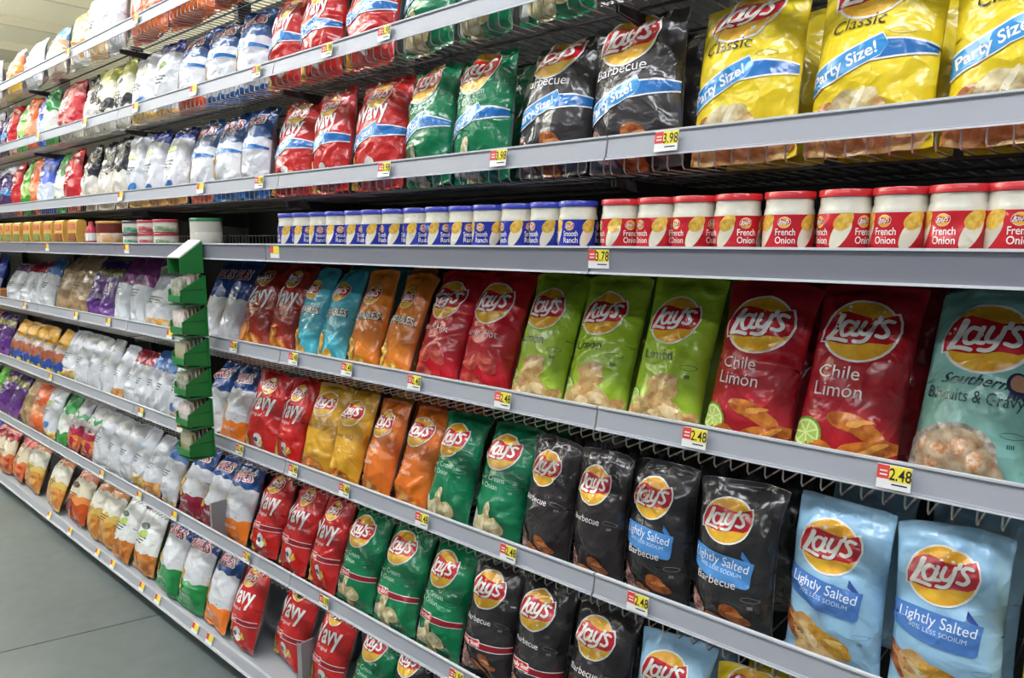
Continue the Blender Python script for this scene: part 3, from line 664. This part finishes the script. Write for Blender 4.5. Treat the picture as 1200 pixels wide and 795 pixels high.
_cut = {}; _bag = {}
def bag_meshes(key, seed):
    k = (key, seed)
    if k in _bag: return _bag[k]
    d = DES[key]
    body, surf = body_mesh(d['w'], d['h'], d['T'], seed + sum(map(ord, key)), d['m'], d['back'])
    parts = []
    if d['art']:
        if key not in _cut:
            A = Art(d['w'], d['h']); d['art'](A)
            _cut[key] = {p: cut_pieces(q, surf[0], surf[1]) for p, q in A.parts.items()}
        parts = [(p, wrap(p, q, surf)) for p, q in _cut[key].items()]
    _bag[k] = (body, parts); return _bag[k]

ROWS = {
'A': [('yel', -0.265, -0.082), ('yel', -0.469, -0.265), ('yel', -0.685, -0.469), ('bbqP', -0.904, -0.685), ('bbqP', -1.108, -0.904), ('scoP', -1.301, -1.108), ('scoP', -1.489, -1.301), ('wavP', -1.725, -1.489), ('wavP', -1.917, -1.725), ('wavP', -2.144, -1.917), ('rufP', -2.318, -2.144), ('rufP', -2.516, -2.318), ('rufPo', -2.744, -2.516), ('wnav', -2.914, -2.744), ('wnav', -3.082, -2.914), ('whtb', -3.255, -3.082), ('blk', -3.413, -3.255), ('blk', -3.603, -3.413), ('blk', -3.797, -3.603), ('redb', -4.056, -3.797), ('grnb', -4.236, -4.056), ('blub', -4.427, -4.236), ('orgb', -4.587, -4.427), ('limb', -4.740, -4.587), ('redb', -4.902, -4.740), ('purb', -5.107, -4.902), ('purb', -5.308, -5.107)],
'B': [('bbqP', -0.68, -0.47), ('bbqP', -0.89, -0.68), ('scoP', -1.10, -0.89), ('scoP', -1.296, -1.10), ('scoP', -1.515, -1.296), ('wavP', -1.751, -1.515), ('wavP', -1.952, -1.751), ('wavP', -2.145, -1.952), ('rufP', -2.340, -2.145), ('rufP', -2.558, -2.340), ('rufPo', -2.768, -2.558), ('wnav', -2.947, -2.768), ('whtb', -3.194, -2.947), ('blky', -3.366, -3.194), ('blky', -3.562, -3.366), ('blk', -3.732, -3.562), ('redt', -4.117, -3.732), ('grnb', -4.252, -4.107), ('blub', -4.403, -4.252), ('orgb', -4.562, -4.403), ('limb', -4.747, -4.562), ('redb', -4.893, -4.747), ('purb', -5.064, -4.893), ('purb', -5.263, -5.064)],
'D': [('tgr', -0.102, 0.06), ('tgr', -0.272, -0.11), ('chl', -0.440, -0.272), ('chl', -0.609, -0.440), ('lim', -0.769, -0.609), ('lim', -0.937, -0.769), ('lim', -1.090, -0.937), ('hot', -1.256, -1.090), ('hot', -1.427, -1.256), ('pop', -1.562, -1.427), ('pop', -1.706, -1.562), ('tpop', -1.846, -1.706), ('tpop', -1.990, -1.846), ('wbr', -2.141, -1.990), ('wbr', -2.324, -2.141), ('rufW', -2.463, -2.324), ('rufW', -2.600, -2.463),
      ('worg', -3.098, -2.842), ('prw', -3.274, -3.098), ('prw', -3.434, -3.274), ('pur', -3.596, -3.434), ('pur', -3.758, -3.596), ('krf', -4.027, -3.758), ('krf', -4.258, -4.027), ('wblu', -4.423, -4.258), ('wred', -4.598, -4.423), ('wred', -4.799, -4.598), ('wpur', -5.032, -4.799)],
'E': [('yelS', 0.06, 0.225), ('yelS', -0.107, 0.06), ('lsb', -0.275, -0.112), ('lsb', -0.447, -0.28), ('lsq', -0.618, -0.447), ('lsq', -0.772, -0.618), ('bbq', -0.906, -0.772), ('bbq', -1.058, -0.906), ('sco', -1.227, -1.058), ('sco', -1.383, -1.227), ('che', -1.531, -1.383), ('che', -1.675, -1.531), ('gld', -1.815, -1.675), ('gld', -1.992, -1.815), ('wav', -2.135, -1.992), ('wav', -2.343, -2.135), ('rufo', -2.505, -2.343), ('ruf', -2.65, -2.505),
      ('wnav', -2.950, -2.803), ('wblu', -3.060, -2.930), ('wblu', -3.169, -3.045), ('wred', -3.284, -3.155), ('wred', -3.406, -3.274), ('wora', -3.535, -3.396), ('wht', -3.693, -3.535), ('wht', -3.861, -3.693), ('wht', -4.040, -3.861), ('wgld', -4.245, -4.040), ('ylb', -4.408, -4.245), ('ylb', -4.582, -4.408), ('ylb', -4.765, -4.582), ('ylb', -4.960, -4.765), ('ylb', -5.168, -4.960), ('pur', -5.390, -5.168), ('pur', -5.606, -5.390)],
'F': [('yelS', -0.42, -0.25), ('yelS', -0.59, -0.42), ('lsb', -0.76, -0.595), ('bbqF', -0.932, -0.765), ('bbqF', -1.096, -0.932), ('bbqF', -1.263, -1.096), ('scoF', -1.441, -1.263), ('scoF', -1.635, -1.441), ('scoF', -1.814, -1.635), ('wavF', -1.980, -1.814), ('wavF', -2.168, -1.980), ('wavF', -2.340, -2.168), ('rufo', -2.549, -2.355), ('rufr', -2.722, -2.549), ('rufr', -2.926, -2.722),
      ('wblu', -3.091, -2.926), ('wora', -3.249, -3.091), ('wgld', -3.380, -3.249), ('wht', -3.528, -3.380), ('wht', -3.686, -3.528), ('wht', -3.865, -3.686), ('grp', -4.069, -3.865), ('grp', -4.262, -4.069), ('grnb', -4.454, -4.262), ('whtb', -4.660, -4.454), ('orgb', -4.880, -4.660), ('krf', -5.098, -4.880), ('pur', -5.332, -5.098), ('pur', -5.563, -5.332)],
'G': [('lsb', -1.26, -1.09), ('bbqF', -1.468, -1.265), ('bbqF', -1.623, -1.468), ('scoF', -1.795, -1.623), ('wavF', -2.016, -1.825), ('wavF', -2.267, -2.046), ('wavF', -2.473, -2.277), ('rufo', -2.682, -2.473), ('rufg', -2.897, -2.682), ('rufg', -3.126, -2.897), ('wlim', -3.379, -3.146), ('wlim', -3.576, -3.389), ('gldw', -3.789, -3.6), ('gldw', -3.948, -3.789), ('orgr', -4.263, -3.998), ('gldw', -4.631, -4.303), ('gldw', -5.038, -4.731), ('redo', -5.279, -5.038), ('redo', -5.501, -5.279), ('redo', -5.696, -5.501)],
'T': [('orgt', -2.498, -2.213), ('orgt', -2.835, -2.498), ('orgt', -3.195, -2.835), ('wht', -3.405, -3.225), ('worg', -3.584, -3.405), ('gldt', -3.846, -3.604), ('btr', -4.215, -3.876), ('sil', -4.582, -4.255), ('sily', -4.897, -4.602), ('sil', -5.302, -4.957)],
}
_ex = random.Random(4)
for _row, _x, _keys in (('A', -5.31, ['blub', 'orgb', 'purb']), ('B', -5.265, ['blub', 'blk', 'redb']), ('D', -5.27, ['blub', 'blk', 'purb', 'blub']), ('E', -5.61, ['orgb', 'blk', 'orgb']),
                       ('F', -5.565, ['blk', 'limb', 'blk']), ('G', -5.70, ['blub', 'limb', 'krf']), ('T', -5.31, ['whtb', 'worg'])):
    _x -= .01
    while _x > -6.75:
        ROWS[_row].append((_keys[int(-_x * 10) % len(_keys)], _x - .175, _x)); _x -= .18
LEAN = dict(T=8, B=10, A=10, D=20, E=19, F=21, G=21)
CLEAR = dict(T=9, B=.305, A=.322, D=.338, E=.35, F=.378, G=.312)
RR = random.Random(11)
SPREAD = dict(T=1.03, B=1.035, A=1.04, D=1.058, E=1.048, F=1.048, G=1.01)

def put_bag(row, key, xl, xr, ydepth=0.0, with_parts=True, rear=False):
    d = DES[key]; kx = SPREAD[row]; xl *= kx; xr *= kx; wd = xr - xl; xc = (xl + xr) / 2
    near = xc > -2.2
    seed = (int(round(-xc * 100)) if near else int(round(-xc * 100)) % 3)
    body, parts = bag_meshes(key, seed)
    zf = Z[row] - DROP if row not in 'CG' else 0.106
    lean = (7 if row == 'E' and xc > -1.12 else 13 if row == 'F' and xc > -1.3 else LEAN[row]) + RR.uniform(-3, 3); y0 = YF[row] + 0.028 + d['T'] * 0.47 - (0.04 + .02 * RR.random() if row == 'G' and xc < -2.3 else 0.0) + RR.uniform(0, .012) + ydepth
    yaw = RR.uniform(-6, 4); roll = RR.uniform(-2, 2)
    sx = min(max((wd * 0.96) / d['w'], 0.7), 1.35)
    a = math.radians(lean)
    z0 = zf + 0.003 + d['T'] * 0.25 * math.sin(a)
    sz = min(1.0, (CLEAR[row] - .004 - d['T'] * .25 * math.sin(a)) / (d['h'] * math.cos(a) + d['T'] * .1 * math.sin(a)))
    if row in 'EF': sz *= .92
    o = link('chip_bag', body, None, (xc - 0.00, y0, z0), (-a, math.radians(roll), math.radians(yaw)), (sx, 1, sz))
    if with_parts:
        for p, me in parts: link(p.split('#')[0], me, o)
    o['category'] = 'chip bag'
    return o

made = {}
for row, items in ROWS.items():
    for key, xl, xr in items:
        o = put_bag(row, key, xl, xr)
        made.setdefault((row, DES[key]['desc']), []).append((xl, o))
for (row, desc), L in made.items():
    L.sort(key=lambda t: t[0]); n = len(L)
    for i, (x, o) in enumerate(L):
        ds = desc if n == 1 else (desc.replace('chip bag', 'chip bags', 1) if 'chip bag' in desc else desc.replace('bag', 'bags', 1))
        o['label'] = '%s %s %s' % (place_words(i, n), ds, WHERE[row])
        o['group'] = 'chip bags ' + WHERE[row]
# second bags standing behind the near front ones
for row in ('A', 'D', 'E', 'F'):
    L = []
    for key, xl, xr in ROWS[row]:
        if (xl + xr) / 2 > -2.3:
            o = put_bag(row, key, xl + .004, xr - .004, 0.155, False); L.append(((xl + xr) / 2, key, o))
    seen = {}
    for x, key, o in sorted(L, key=lambda t: t[0]): seen.setdefault(DES[key]['desc'], []).append(o)
    for desc, os_ in seen.items():
        for i, o in enumerate(os_):
            ds = desc if len(os_) == 1 else (desc.replace('chip bag', 'chip bags', 1) if 'chip bag' in desc else desc.replace('bag', 'bags', 1))
            o['label'] = '%s rear-row %s %s' % (place_words(i, len(os_)), ds, WHERE[row]); o['group'] = 'rear row chip bags ' + WHERE[row]

# ------------------------------------------------------------------ shelves
SEC = ['nearest', 'second nearest', 'third nearest', 'middle', 'third farthest', 'second farthest', 'farthest']
LV = dict(T='highest level', B='second highest level', A='level above the jars', D='level under the jars', E='second level under the jars', F='third level under the jars')
def wire_mesh():
    b = MB(); b.tube([(0, 0.007, -0.03), (0, 0.006, -0.066), (0, 0.012, DROP * -1 - .001), (0, 0.10, -DROP - .001), (0, 0.5, -DROP - .001)], 0.0016, WIRE, 5)
    return b.mesh('wire', True)
WM = wire_mesh()
def far_wires(n, dx):
    b = MB()
    for k in range(n): b.tube([(k * dx, 0.007, -0.03), (k * dx, 0.006, -DROP - .001), (k * dx, 0.5, -DROP - .001)], 0.0016, WIRE, 4)
    return b.mesh('wire_grid')
FWM = far_wires(38, 0.0314)
LEN = 1.206
b = MB(); b.extrude_x([(0.0, -0.046), (-0.0035, -0.0455), (-0.0035, -0.042), (0.0, -0.0405), (0.007, -0.006), (0.0045, -0.004), (0.0045, 0), (0.012, 0.0), (0.012, -0.004), (0.005, -0.043)], 0, LEN, GREY_RAIL)
b.extrude_x([(-0.0045, -0.0465), (-0.0045, -0.0435), (-0.001, -0.0435), (-0.001, -0.0465)], 0, LEN, LIP)
b.extrude_x([(0.0035, -0.0025), (0.0035, 0.0008), (0.011, 0.0008), (0.011, -0.0025)], 0, LEN, LIP)
FASCIA = b.mesh('price_rail')
b = MB()
for y in (0.1, 0.3, 0.47): b.tube([(0.004, y, -DROP - .006), (LEN - .004, y, -DROP - .006)], 0.0035, DARK, 6)
RAILS = b.mesh('support_rail')
b = MB(); b.extrude_x([(0.03, -.082), (0.03, -.096), (0.3, -.125), (0.545, -.15), (0.545, -.082)], 0, 0.004, DARK); BRACK = b.mesh('side_bracket')

def price_tag(parent, x, y, z, price=None, tilt=0.0, wd=.048):
    b = MB(); hh = .037
    b.box(-wd / 2, wd / 2, -.0012, 0, -hh, 0, WHITE)
    b.box(-wd / 2, -wd * .14, -.0016, -.0012, -hh * .6, -.001, TAGRED)
    b.box(-wd * .13, wd / 2, -.0016, -.0012, -hh * .66, -.001, TAGYEL)
    o = link('price_tag', b.mesh('price_tag'), parent, (x, y, z), (tilt, 0, 0))
    if price:
        v, f = text2d(price, .01, 0); v = v * .0255; v[:, 0] *= .72; v[:, 0] -= (v[:, 0].max() + v[:, 0].min()) / 2
        bb = MB(); bb.add([(p[0] + wd * .185, -.002, p[1] - hh * .6) for p in v], f, INK)
        for k in range(2):
            bb.box(-wd * .42, -wd * .2, -.0019, -.0016, -hh * (.3 + .16 * k), -hh * (.24 + .16 * k), WHITE)
        bb.box(-wd * .05, wd * .4, -.0015, -.0012, -hh * .82, -hh * .76, INK)
        link('price_lettering', bb.mesh('price_lettering'), o)
    return o

TAGS = {'A': [-0.698, -1.117, -1.518, -2.143, -2.543, -3.265], 'D': [-0.277, -0.611, -1.087, -1.392, -1.68, -1.955, -2.325, -2.824, -3.447, -3.857, -4.666], 'E': [-0.722, -1.071, -1.372, -1.711, -1.982, -2.321, -2.785, -3.158, -4.327], 'C': [-0.812, -1.99, -3.116, -4.106], 'F': [-1.25, -1.837, -2.312, -2.893, -3.241, -3.681], 'G': [-2.591, -2.711, -3.061, -3.226, -3.562, -3.754, -4.144, -4.479], 'B': [-1.505, -1.753, -2.128, -2.553, -3.05, -3.61, -4.269], 'T': [-3.752, -2.994]}
PRICE = dict(A='3.98', B='3.98', C='3.78', D='2.48', E='2.48', F='2.98', G='2.98', T='2.98')
for row in 'TBADEF':
    for k in range(7):
        x0 = JOINTS[k + 1] + 0.002; y0 = YF[row]
        o = link('wire_shelf', None, loc=(x0, y0, Z[row]))
        tag(o, 'grey-fronted wire shelf, %s section, %s' % (SEC[k], LV[row]), 'shelf', 'wire chip shelves')
        link('price_rail', FASCIA, o)
        if k < 2:
            for q in range(39): link('wire', WM, o, (0.006 + q * 0.0314, 0, 0))
        else:
            link('wire_grid', FWM, o, (0.02, 0, 0))['kind'] = 'stuff'
        link('support_rail', RAILS, o)
        for bx in (0.0, LEN - .004): link('side_bracket', BRACK, o, (bx, 0, 0))
        for tx in TAGS[row]:
            if x0 < tx < x0 + LEN: price_tag(o, tx - x0, -0.0022, -.004, PRICE[row] if tx > -2.4 else None, math.radians(-9))

# solid jar shelf
for k in range(7):
    x0 = JOINTS[k + 1] + 0.002; o = link('jar_shelf', None, loc=(x0, YF['C'], Z['C']))
    tag(o, 'solid grey jar shelf with deep front rail, %s section' % SEC[k], 'shelf', 'jar shelves')
    b = MB(); b.box(0, LEN, 0.0, 0.005, -0.05, 0, GREY_SHADED); b.box(0, LEN, -.004, 0.006, -0.003, 0.001, LIP); b.box(0, LEN, -.005, 0.001, -0.053, -0.049, LIP)
    link('price_rail', b.mesh('price_rail'), o)
    b = MB(); b.box(0, LEN, 0.006, 0.57, -0.016, -0.012, DARK); b.box(0, LEN, 0.006, 0.012, -0.05, -0.016, DARK); link('deck', b.mesh('deck'), o)
    b = MB(); xx0 = 0.01
    b.tube([(xx0, .5, .03), (LEN - .01, .5, .03)], .0018, WIRE, 5)
    for q in range(40): b.tube([(xx0 + q * .03, .5, -.012), (xx0 + q * .03, .5, .03)], .0012, WIRE, 4)
    g = link('wire_fence', b.mesh('wire_fence'), o); g['kind'] = 'stuff'
    for tx in TAGS['C']:
        if x0 < tx < x0 + LEN: price_tag(o, tx - x0, -0.0003, -.005, PRICE['C'] if tx > -1.2 else None)
# base deck
TOE = mat('black_toe_kick', '17181B', 0.6)
for k in range(7):
    x0 = JOINTS[k + 1] + 0.002; o = link('base_deck', None, loc=(x0, YF['G'], 0))
    tag(o, 'grey bottom deck with sloping price rail, %s section' % SEC[k], 'shelf', 'bottom decks')
    b = MB(); b.extrude_x([(-.004, .06), (-.004, .066), (0.0, .068), (0.012, .098), (0.018, .104), (0.026, .104), (0.026, .06)], 0, LEN, GREY_RAIL)
    b.extrude_x([(-.0065, .058), (-.0065, .064), (-.003, .064), (-.003, .058)], 0, LEN, LIP); link('price_rail', b.mesh('price_rail'), o)
    b = MB(); b.box(0, LEN, .026, .58, .098, .104, mat('deck_paint', 'A3A8AC', .38)); link('deck', b.mesh('deck'), o)
    b = MB(); b.box(0, LEN, .04, .06, 0, .097, TOE); link('kick_plate', b.mesh('kick_plate'), o)
    for tx in TAGS['G']:
        if x0 < tx < x0 + LEN:
            price_tag(o, tx - x0, 0.0095, .101, None, math.radians(-22), .05)
# gondola spine
go = link('gondola_frame', None, loc=(0, 0.6, 0)); tag(go, 'dark steel shelving spine with back panels behind all the shelves', 'shelving')
for k in range(7):
    b = MB(); b.box(JOINTS[k + 1] + .02, JOINTS[k] - .02, 0, .02, 0.0, 2.62, BACKM); link('back_panel', b.mesh('back_panel'), go)
for k in range(8):
    b = MB(); b.box(JOINTS[k] - .019, JOINTS[k] + .019, -.035, .03, 0, 2.68, DARK); link('upright', b.mesh('upright'), go)

# ------------------------------------------------------------------ dip jars
DIPW = mat('pale_dip_in_glass', 'E9E4D2', 0.2, coat=0.6, noise=.12, nscale=40)
def cyl_surf(r, z0, z1, n=24, span=math.pi):
    xl = np.linspace(-r * span / 2, r * span / 2, n + 1); yl = np.linspace(0, z1 - z0, 5); a = xl / r
    P = np.zeros((5, n + 1, 3)); N = np.zeros_like(P)
    for j in range(5):
        P[j, :, 0] = r * np.sin(a); P[j, :, 1] = -r * np.cos(a); P[j, :, 2] = z0 + yl[j]; N[j, :, 0] = np.sin(a); N[j, :, 1] = -np.cos(a)
    return xl, yl, P, N
JR, JH = .0400, .102
def jar_kind(name, lid, label, words):
    b = MB(); b.lathe([(.03, .001), (.036, .003), (JR, .01), (JR, .066), (.0392, .072), (.0375, .078), (.0378, .083), (.0372, .09), (.036, .094)], DIPW, 32); body = b.mesh('dip_jar', True)
    b = MB(); b.lathe([(.0385, .0905), (.0402, .0915), (.0402, .1005), (.0392, JH), (.02, JH), (.001, JH)], mat('lid_' + name, lid, .3, coat=.5), 32); lidm = b.mesh('lid', True)
    surf = cyl_surf(JR, .006, .066, 30, math.pi * 1.72); hh = .06
    A = Art(surf[0][-1] * 2, hh)
    A.poly('label', [(surf[0][0], .001), (surf[0][-1], .001), (surf[0][-1], hh - .001), (surf[0][0], hh - .001)], film(label), 0)
    for x in (0, -.07, .07):
        logo(A, x - .012, .0465, .0095)
        for i, t in enumerate(words): A.text('label', t, x - .010, .026 - i * .013, .0155, film('F6F0EA'), 3, maxw=.03, bold=.01)
        A.blob('chip_picture', x + .024, .028, .012, .024, -.5, film('E8E2CC'), 1, 3, .06); A.blob('chip_picture', x + .028, .047, .012, .016, -.8, film('EEC75C', color2='D8A43A', nscale=160), 2, 5, .06)
    parts = [(p, wrap(p, cut_pieces(q, surf[0], surf[1]), surf)) for p, q in A.parts.items()]
    return body, [('lid', lidm)] + parts
RED = jar_kind('red', 'C8242C', 'C61E2A', ('French', 'Onion')); BLU = jar_kind('blue', '2A36A8', '24329E', ('Smooth', 'Ranch'))
redx = [0.0, -0.077, -0.155, -0.225, -0.302, -0.381, -0.469, -0.558, -0.642, -0.716, -0.8]
blux = [-0.902, -0.982, -1.063, -1.156, -1.235, -1.315, -1.398, -1.485, -1.565, -1.649, -1.736, -1.818, -1.9, -1.984]
for kind, xs, cn in ((RED, redx, 'red-lidded French onion dip jar'), (BLU, blux, 'blue-lidded dip jar')):
    for i, x in enumerate(sorted(xs)):
        o = link('dip_jar', kind[0], None, (x, YF['C'] + .008 + JR + RR.uniform(.004, .012), Z['C'] - .012), (0, 0, math.radians(RR.choice([-8, 0, 5, 12, -14, 30, -28, 40]) - 12)))
        for p, me in kind[1]: link(p.split('#')[0], me, o)
        tag(o, '%s %ss on the jar shelf' % (place_words(i, len(xs)), cn), 'jar', cn + 's')

# left-hand jars and cans on the jar shelf
def tub(x, lid, body, label, lab, cat='jar', r=.043, h=.058, stack=1, y=.0, name='salsa_can'):
    for s in range(stack):
        b = MB(); b.lathe([(r * .9, .001), (r * .97, .003), (r * .97, h - .006)], mat('tub_' + body, body, .35), 24)
        o = link(name, b.mesh(name, True), None, (x, YF['C'] + .01 + r + y, Z['C'] - .012 + s * (h + .001)))
        b = MB(); b.lathe([(r, h - .01), (r, h - .002), (r * .96, h), (.001, h)], mat('tub_lid_' + lid, lid, .35), 24); link('lid', b.mesh('lid', True), o)
        b = MB(); b.lathe([(r * .975, h * .08), (r * .978, h * .09), (r * .978, h * .5), (r * .975, h * .51)], mat('tub_label_' + label, label, .45, color2='E6E2D6', nscale=30), 24); link('label', b.mesh('label', True), o)
        tag(o, lab % (('top', 'bottom')[1 - s] if stack == 2 else ''), cat, 'small tubs on the jar shelf')
for i, (x, l, lb, w_) in enumerate(((-2.87, 'B83A44', '6E8E58', 'red-lidded tub, right of three stacks'), (-3.02, 'B83A44', 'B8303C', 'red-lidded tub, middle of three stacks'), (-3.17, '4A4A4E', '3A8A60', 'dark-lidded tub, left of three stacks'))):
    tub(x, l, 'D8D4C8', lb, '%s ' + w_ + ' left of the clip strip', stack=2, h=.05, r=.046)
tub(-2.56, '2F7A4C', 'C9C6B8', 'C9C6B8', 'white jar%s with green lid behind the clip strip on jar shelf', h=.1, r=.056, name='lidded_jar')
tub(-3.46, 'C89A4C', '6E2A22', 'D89A50', 'brown jar%s with amber lid on the jar shelf', h=.105, r=.06, name='lidded_jar')
b = MB(); b.lathe([(.02, .0), (.026, .003), (.026, .06), (.022, .075), (.012, .088), (.012, .105), (.001, .106)], mat('red_bottle', 'B83A48', .3), 20); b.lathe([(.0265, .02), (.0268, .02), (.0268, .055), (.0265, .055)], WHITE, 20)
tag(link('sauce_bottle', b.mesh('sauce_bottle', True), None, (-3.67, .03, Z['C'] - .012)), 'small red bottle with white label beside the yellow pouches', 'bottle')
for i, x in enumerate([-3.822, -4.013, -4.178, -4.355, -4.527, -4.711, -4.873, -5.026, -5.2]):
    b = MB(); ym = mat('yellow_pouch', 'DDB45A', .4, color2='CF9C48', nscale=25)
    b.extrude_x([(0, 0), (-.005, .05), (0.0, .11), (.01, .118), (.03, .118), (.04, .11), (.045, .05), (.04, 0)], -.06, .06, ym)
    o = link('snack_pouch', b.mesh('snack_pouch'), None, (x, .0, Z['C'] - .012))
    b = MB(); b.box(-.045, .045, -.0075, -.004, .02, .055, mat('pouch_label_green', '7C8A4A', .5) if i > 1 else mat('pouch_label_brown', '8A4A24', .5)); link('label', b.mesh('label'), o)
    b = MB(); b.box(-.04, .04, -.0065, -.002, .075, .1, mat('pouch_flash', 'D87A58', .5)); link('flash', b.mesh('flash'), o)
    tag(o, '%s yellow pouches on the jar shelf' % place_words(8 - i, 9), 'pouch', 'yellow pouches on the jar shelf')
# small carton under the far jar shelf
b = MB(); b.box(-.11, .11, 0, .14, 0, .1, mat('brown_carton', 'B8783A', .7, noise=.15)); b.box(-.111, .111, -.001, .0, .085, .1, mat('carton_edge', 'D0A468', .7))
tag(link('carton', b.mesh('carton'), None, (-5.47, .05, Z['D'] - DROP + .002)), 'small brown carton at far left under the jar shelf', 'box')
# grey plastic dividers
for (x, y, zz, hh, lab, wf, dp) in ((-2.60, .012, Z['F'] - DROP + .001, .17, 'slim grey divider left of the orange-bottomed ridged bag, three shelves under jars', .012, .06), (-2.031, .02, .1045, .16, 'grey plastic divider between red wavy bags on bottom deck', .026, .25), ):
    b = MB(); b.box(-.002, .002, 0, dp, 0, hh, mat('grey_plastic', '8C8F92', .4)); b.box(-wf / 2, wf / 2, -.002, 0, 0, hh, mat('grey_plastic', '8C8F92', .4))
    tag(link('shelf_divider', b.mesh('shelf_divider'), None, (x, y, zz)), lab, 'divider')

# ------------------------------------------------------------------ hanging clip strip with green trays
GRN = mat('green_card', '1E7A36', .5, bump=.05); GRD = mat('green_card_edge', '14602A', .6)
st = link('clip_strip', None, loc=(-2.485, -.036, 1.587)); tag(st, 'hanging strip of green trays clipped to the jar shelf', 'display strip')
b = MB(); b.box(-.012, .012, -.003, 0, -.75, .0, mat('clear_strip', 'B8BDB8', .3)); link('backing_strip', b.mesh('backing_strip'), st)
b = MB(); b.add([(-.045, -.085, -.045), (.045, -.085, -.045), (.045, -.008, .012), (-.045, -.008, .012), (-.045, -.083, -.049), (.045, -.083, -.049), (.045, -.004, .008), (-.045, -.004, .008)], [(0, 1, 2, 3), (4, 7, 6, 5), (0, 4, 5, 1), (3, 2, 6, 7), (1, 5, 6, 2), (0, 3, 7, 4)], WHITE)
link('header_card', b.mesh('header_card'), st)
b = MB()
for s in (-.046, .044): b.extrude_x([(-.084, -.05), (-.084, -.1), (-.004, -.1), (-.004, .008)], s, s + .003, GRN)
b.box(-.045, .045, -.008, -.004, -.1, .005, GRN)
link('header_side', b.mesh('header_side'), st)
PK = [mat('packet_a', 'B9B4A4', .45, color2='6E7860', nscale=40), mat('packet_b', 'D0B8B0', .45, color2='E8E2DA', nscale=50), mat('packet_c', 'C2A078', .45, color2='98A890', nscale=60)]
for k in range(6):
    zt = -.108 - k * .107
    t = link('green_tray', None, st, (0, 0, zt))
    b = MB()
    for s in (-.046, .044): b.extrude_x([(-.088, -.048), (-.088, -.088), (-.004, -.1), (-.004, .0)], s, s + .003, GRN)
    for s in (-.0465, .0465): b.extrude_x([(-.088, -.052), (-.088, -.049), (-.004, -.052), (-.004, -.045)], s - .0006, s + .0006, GRD)
    b.box(-.046, .047, -.09, -.086, -.088, -.066, GRN); b.box(-.046, .057, -.088, -.004, -.1, -.097, GRD); b.box(-.046, .057, -.007, -.003, -.1, 0, GRN)
    link('tray_shell', b.mesh('tray_shell'), t)
    for q in range(5):
        b = MB(); y = -.078 + q * .014; hh = -.012 + q * .004
        b.extrude_x([(y, -.094), (y - .003, -.05), (y, hh), (y + .001, hh), (y + .009, -.05), (y + .006, -.094)], -.041 + (q % 2) * .002, .041 - (q % 2) * .003, PK[(k + q // 2) % 3])
        pk = link('seasoning_packet', b.mesh('seasoning_packet'), t)
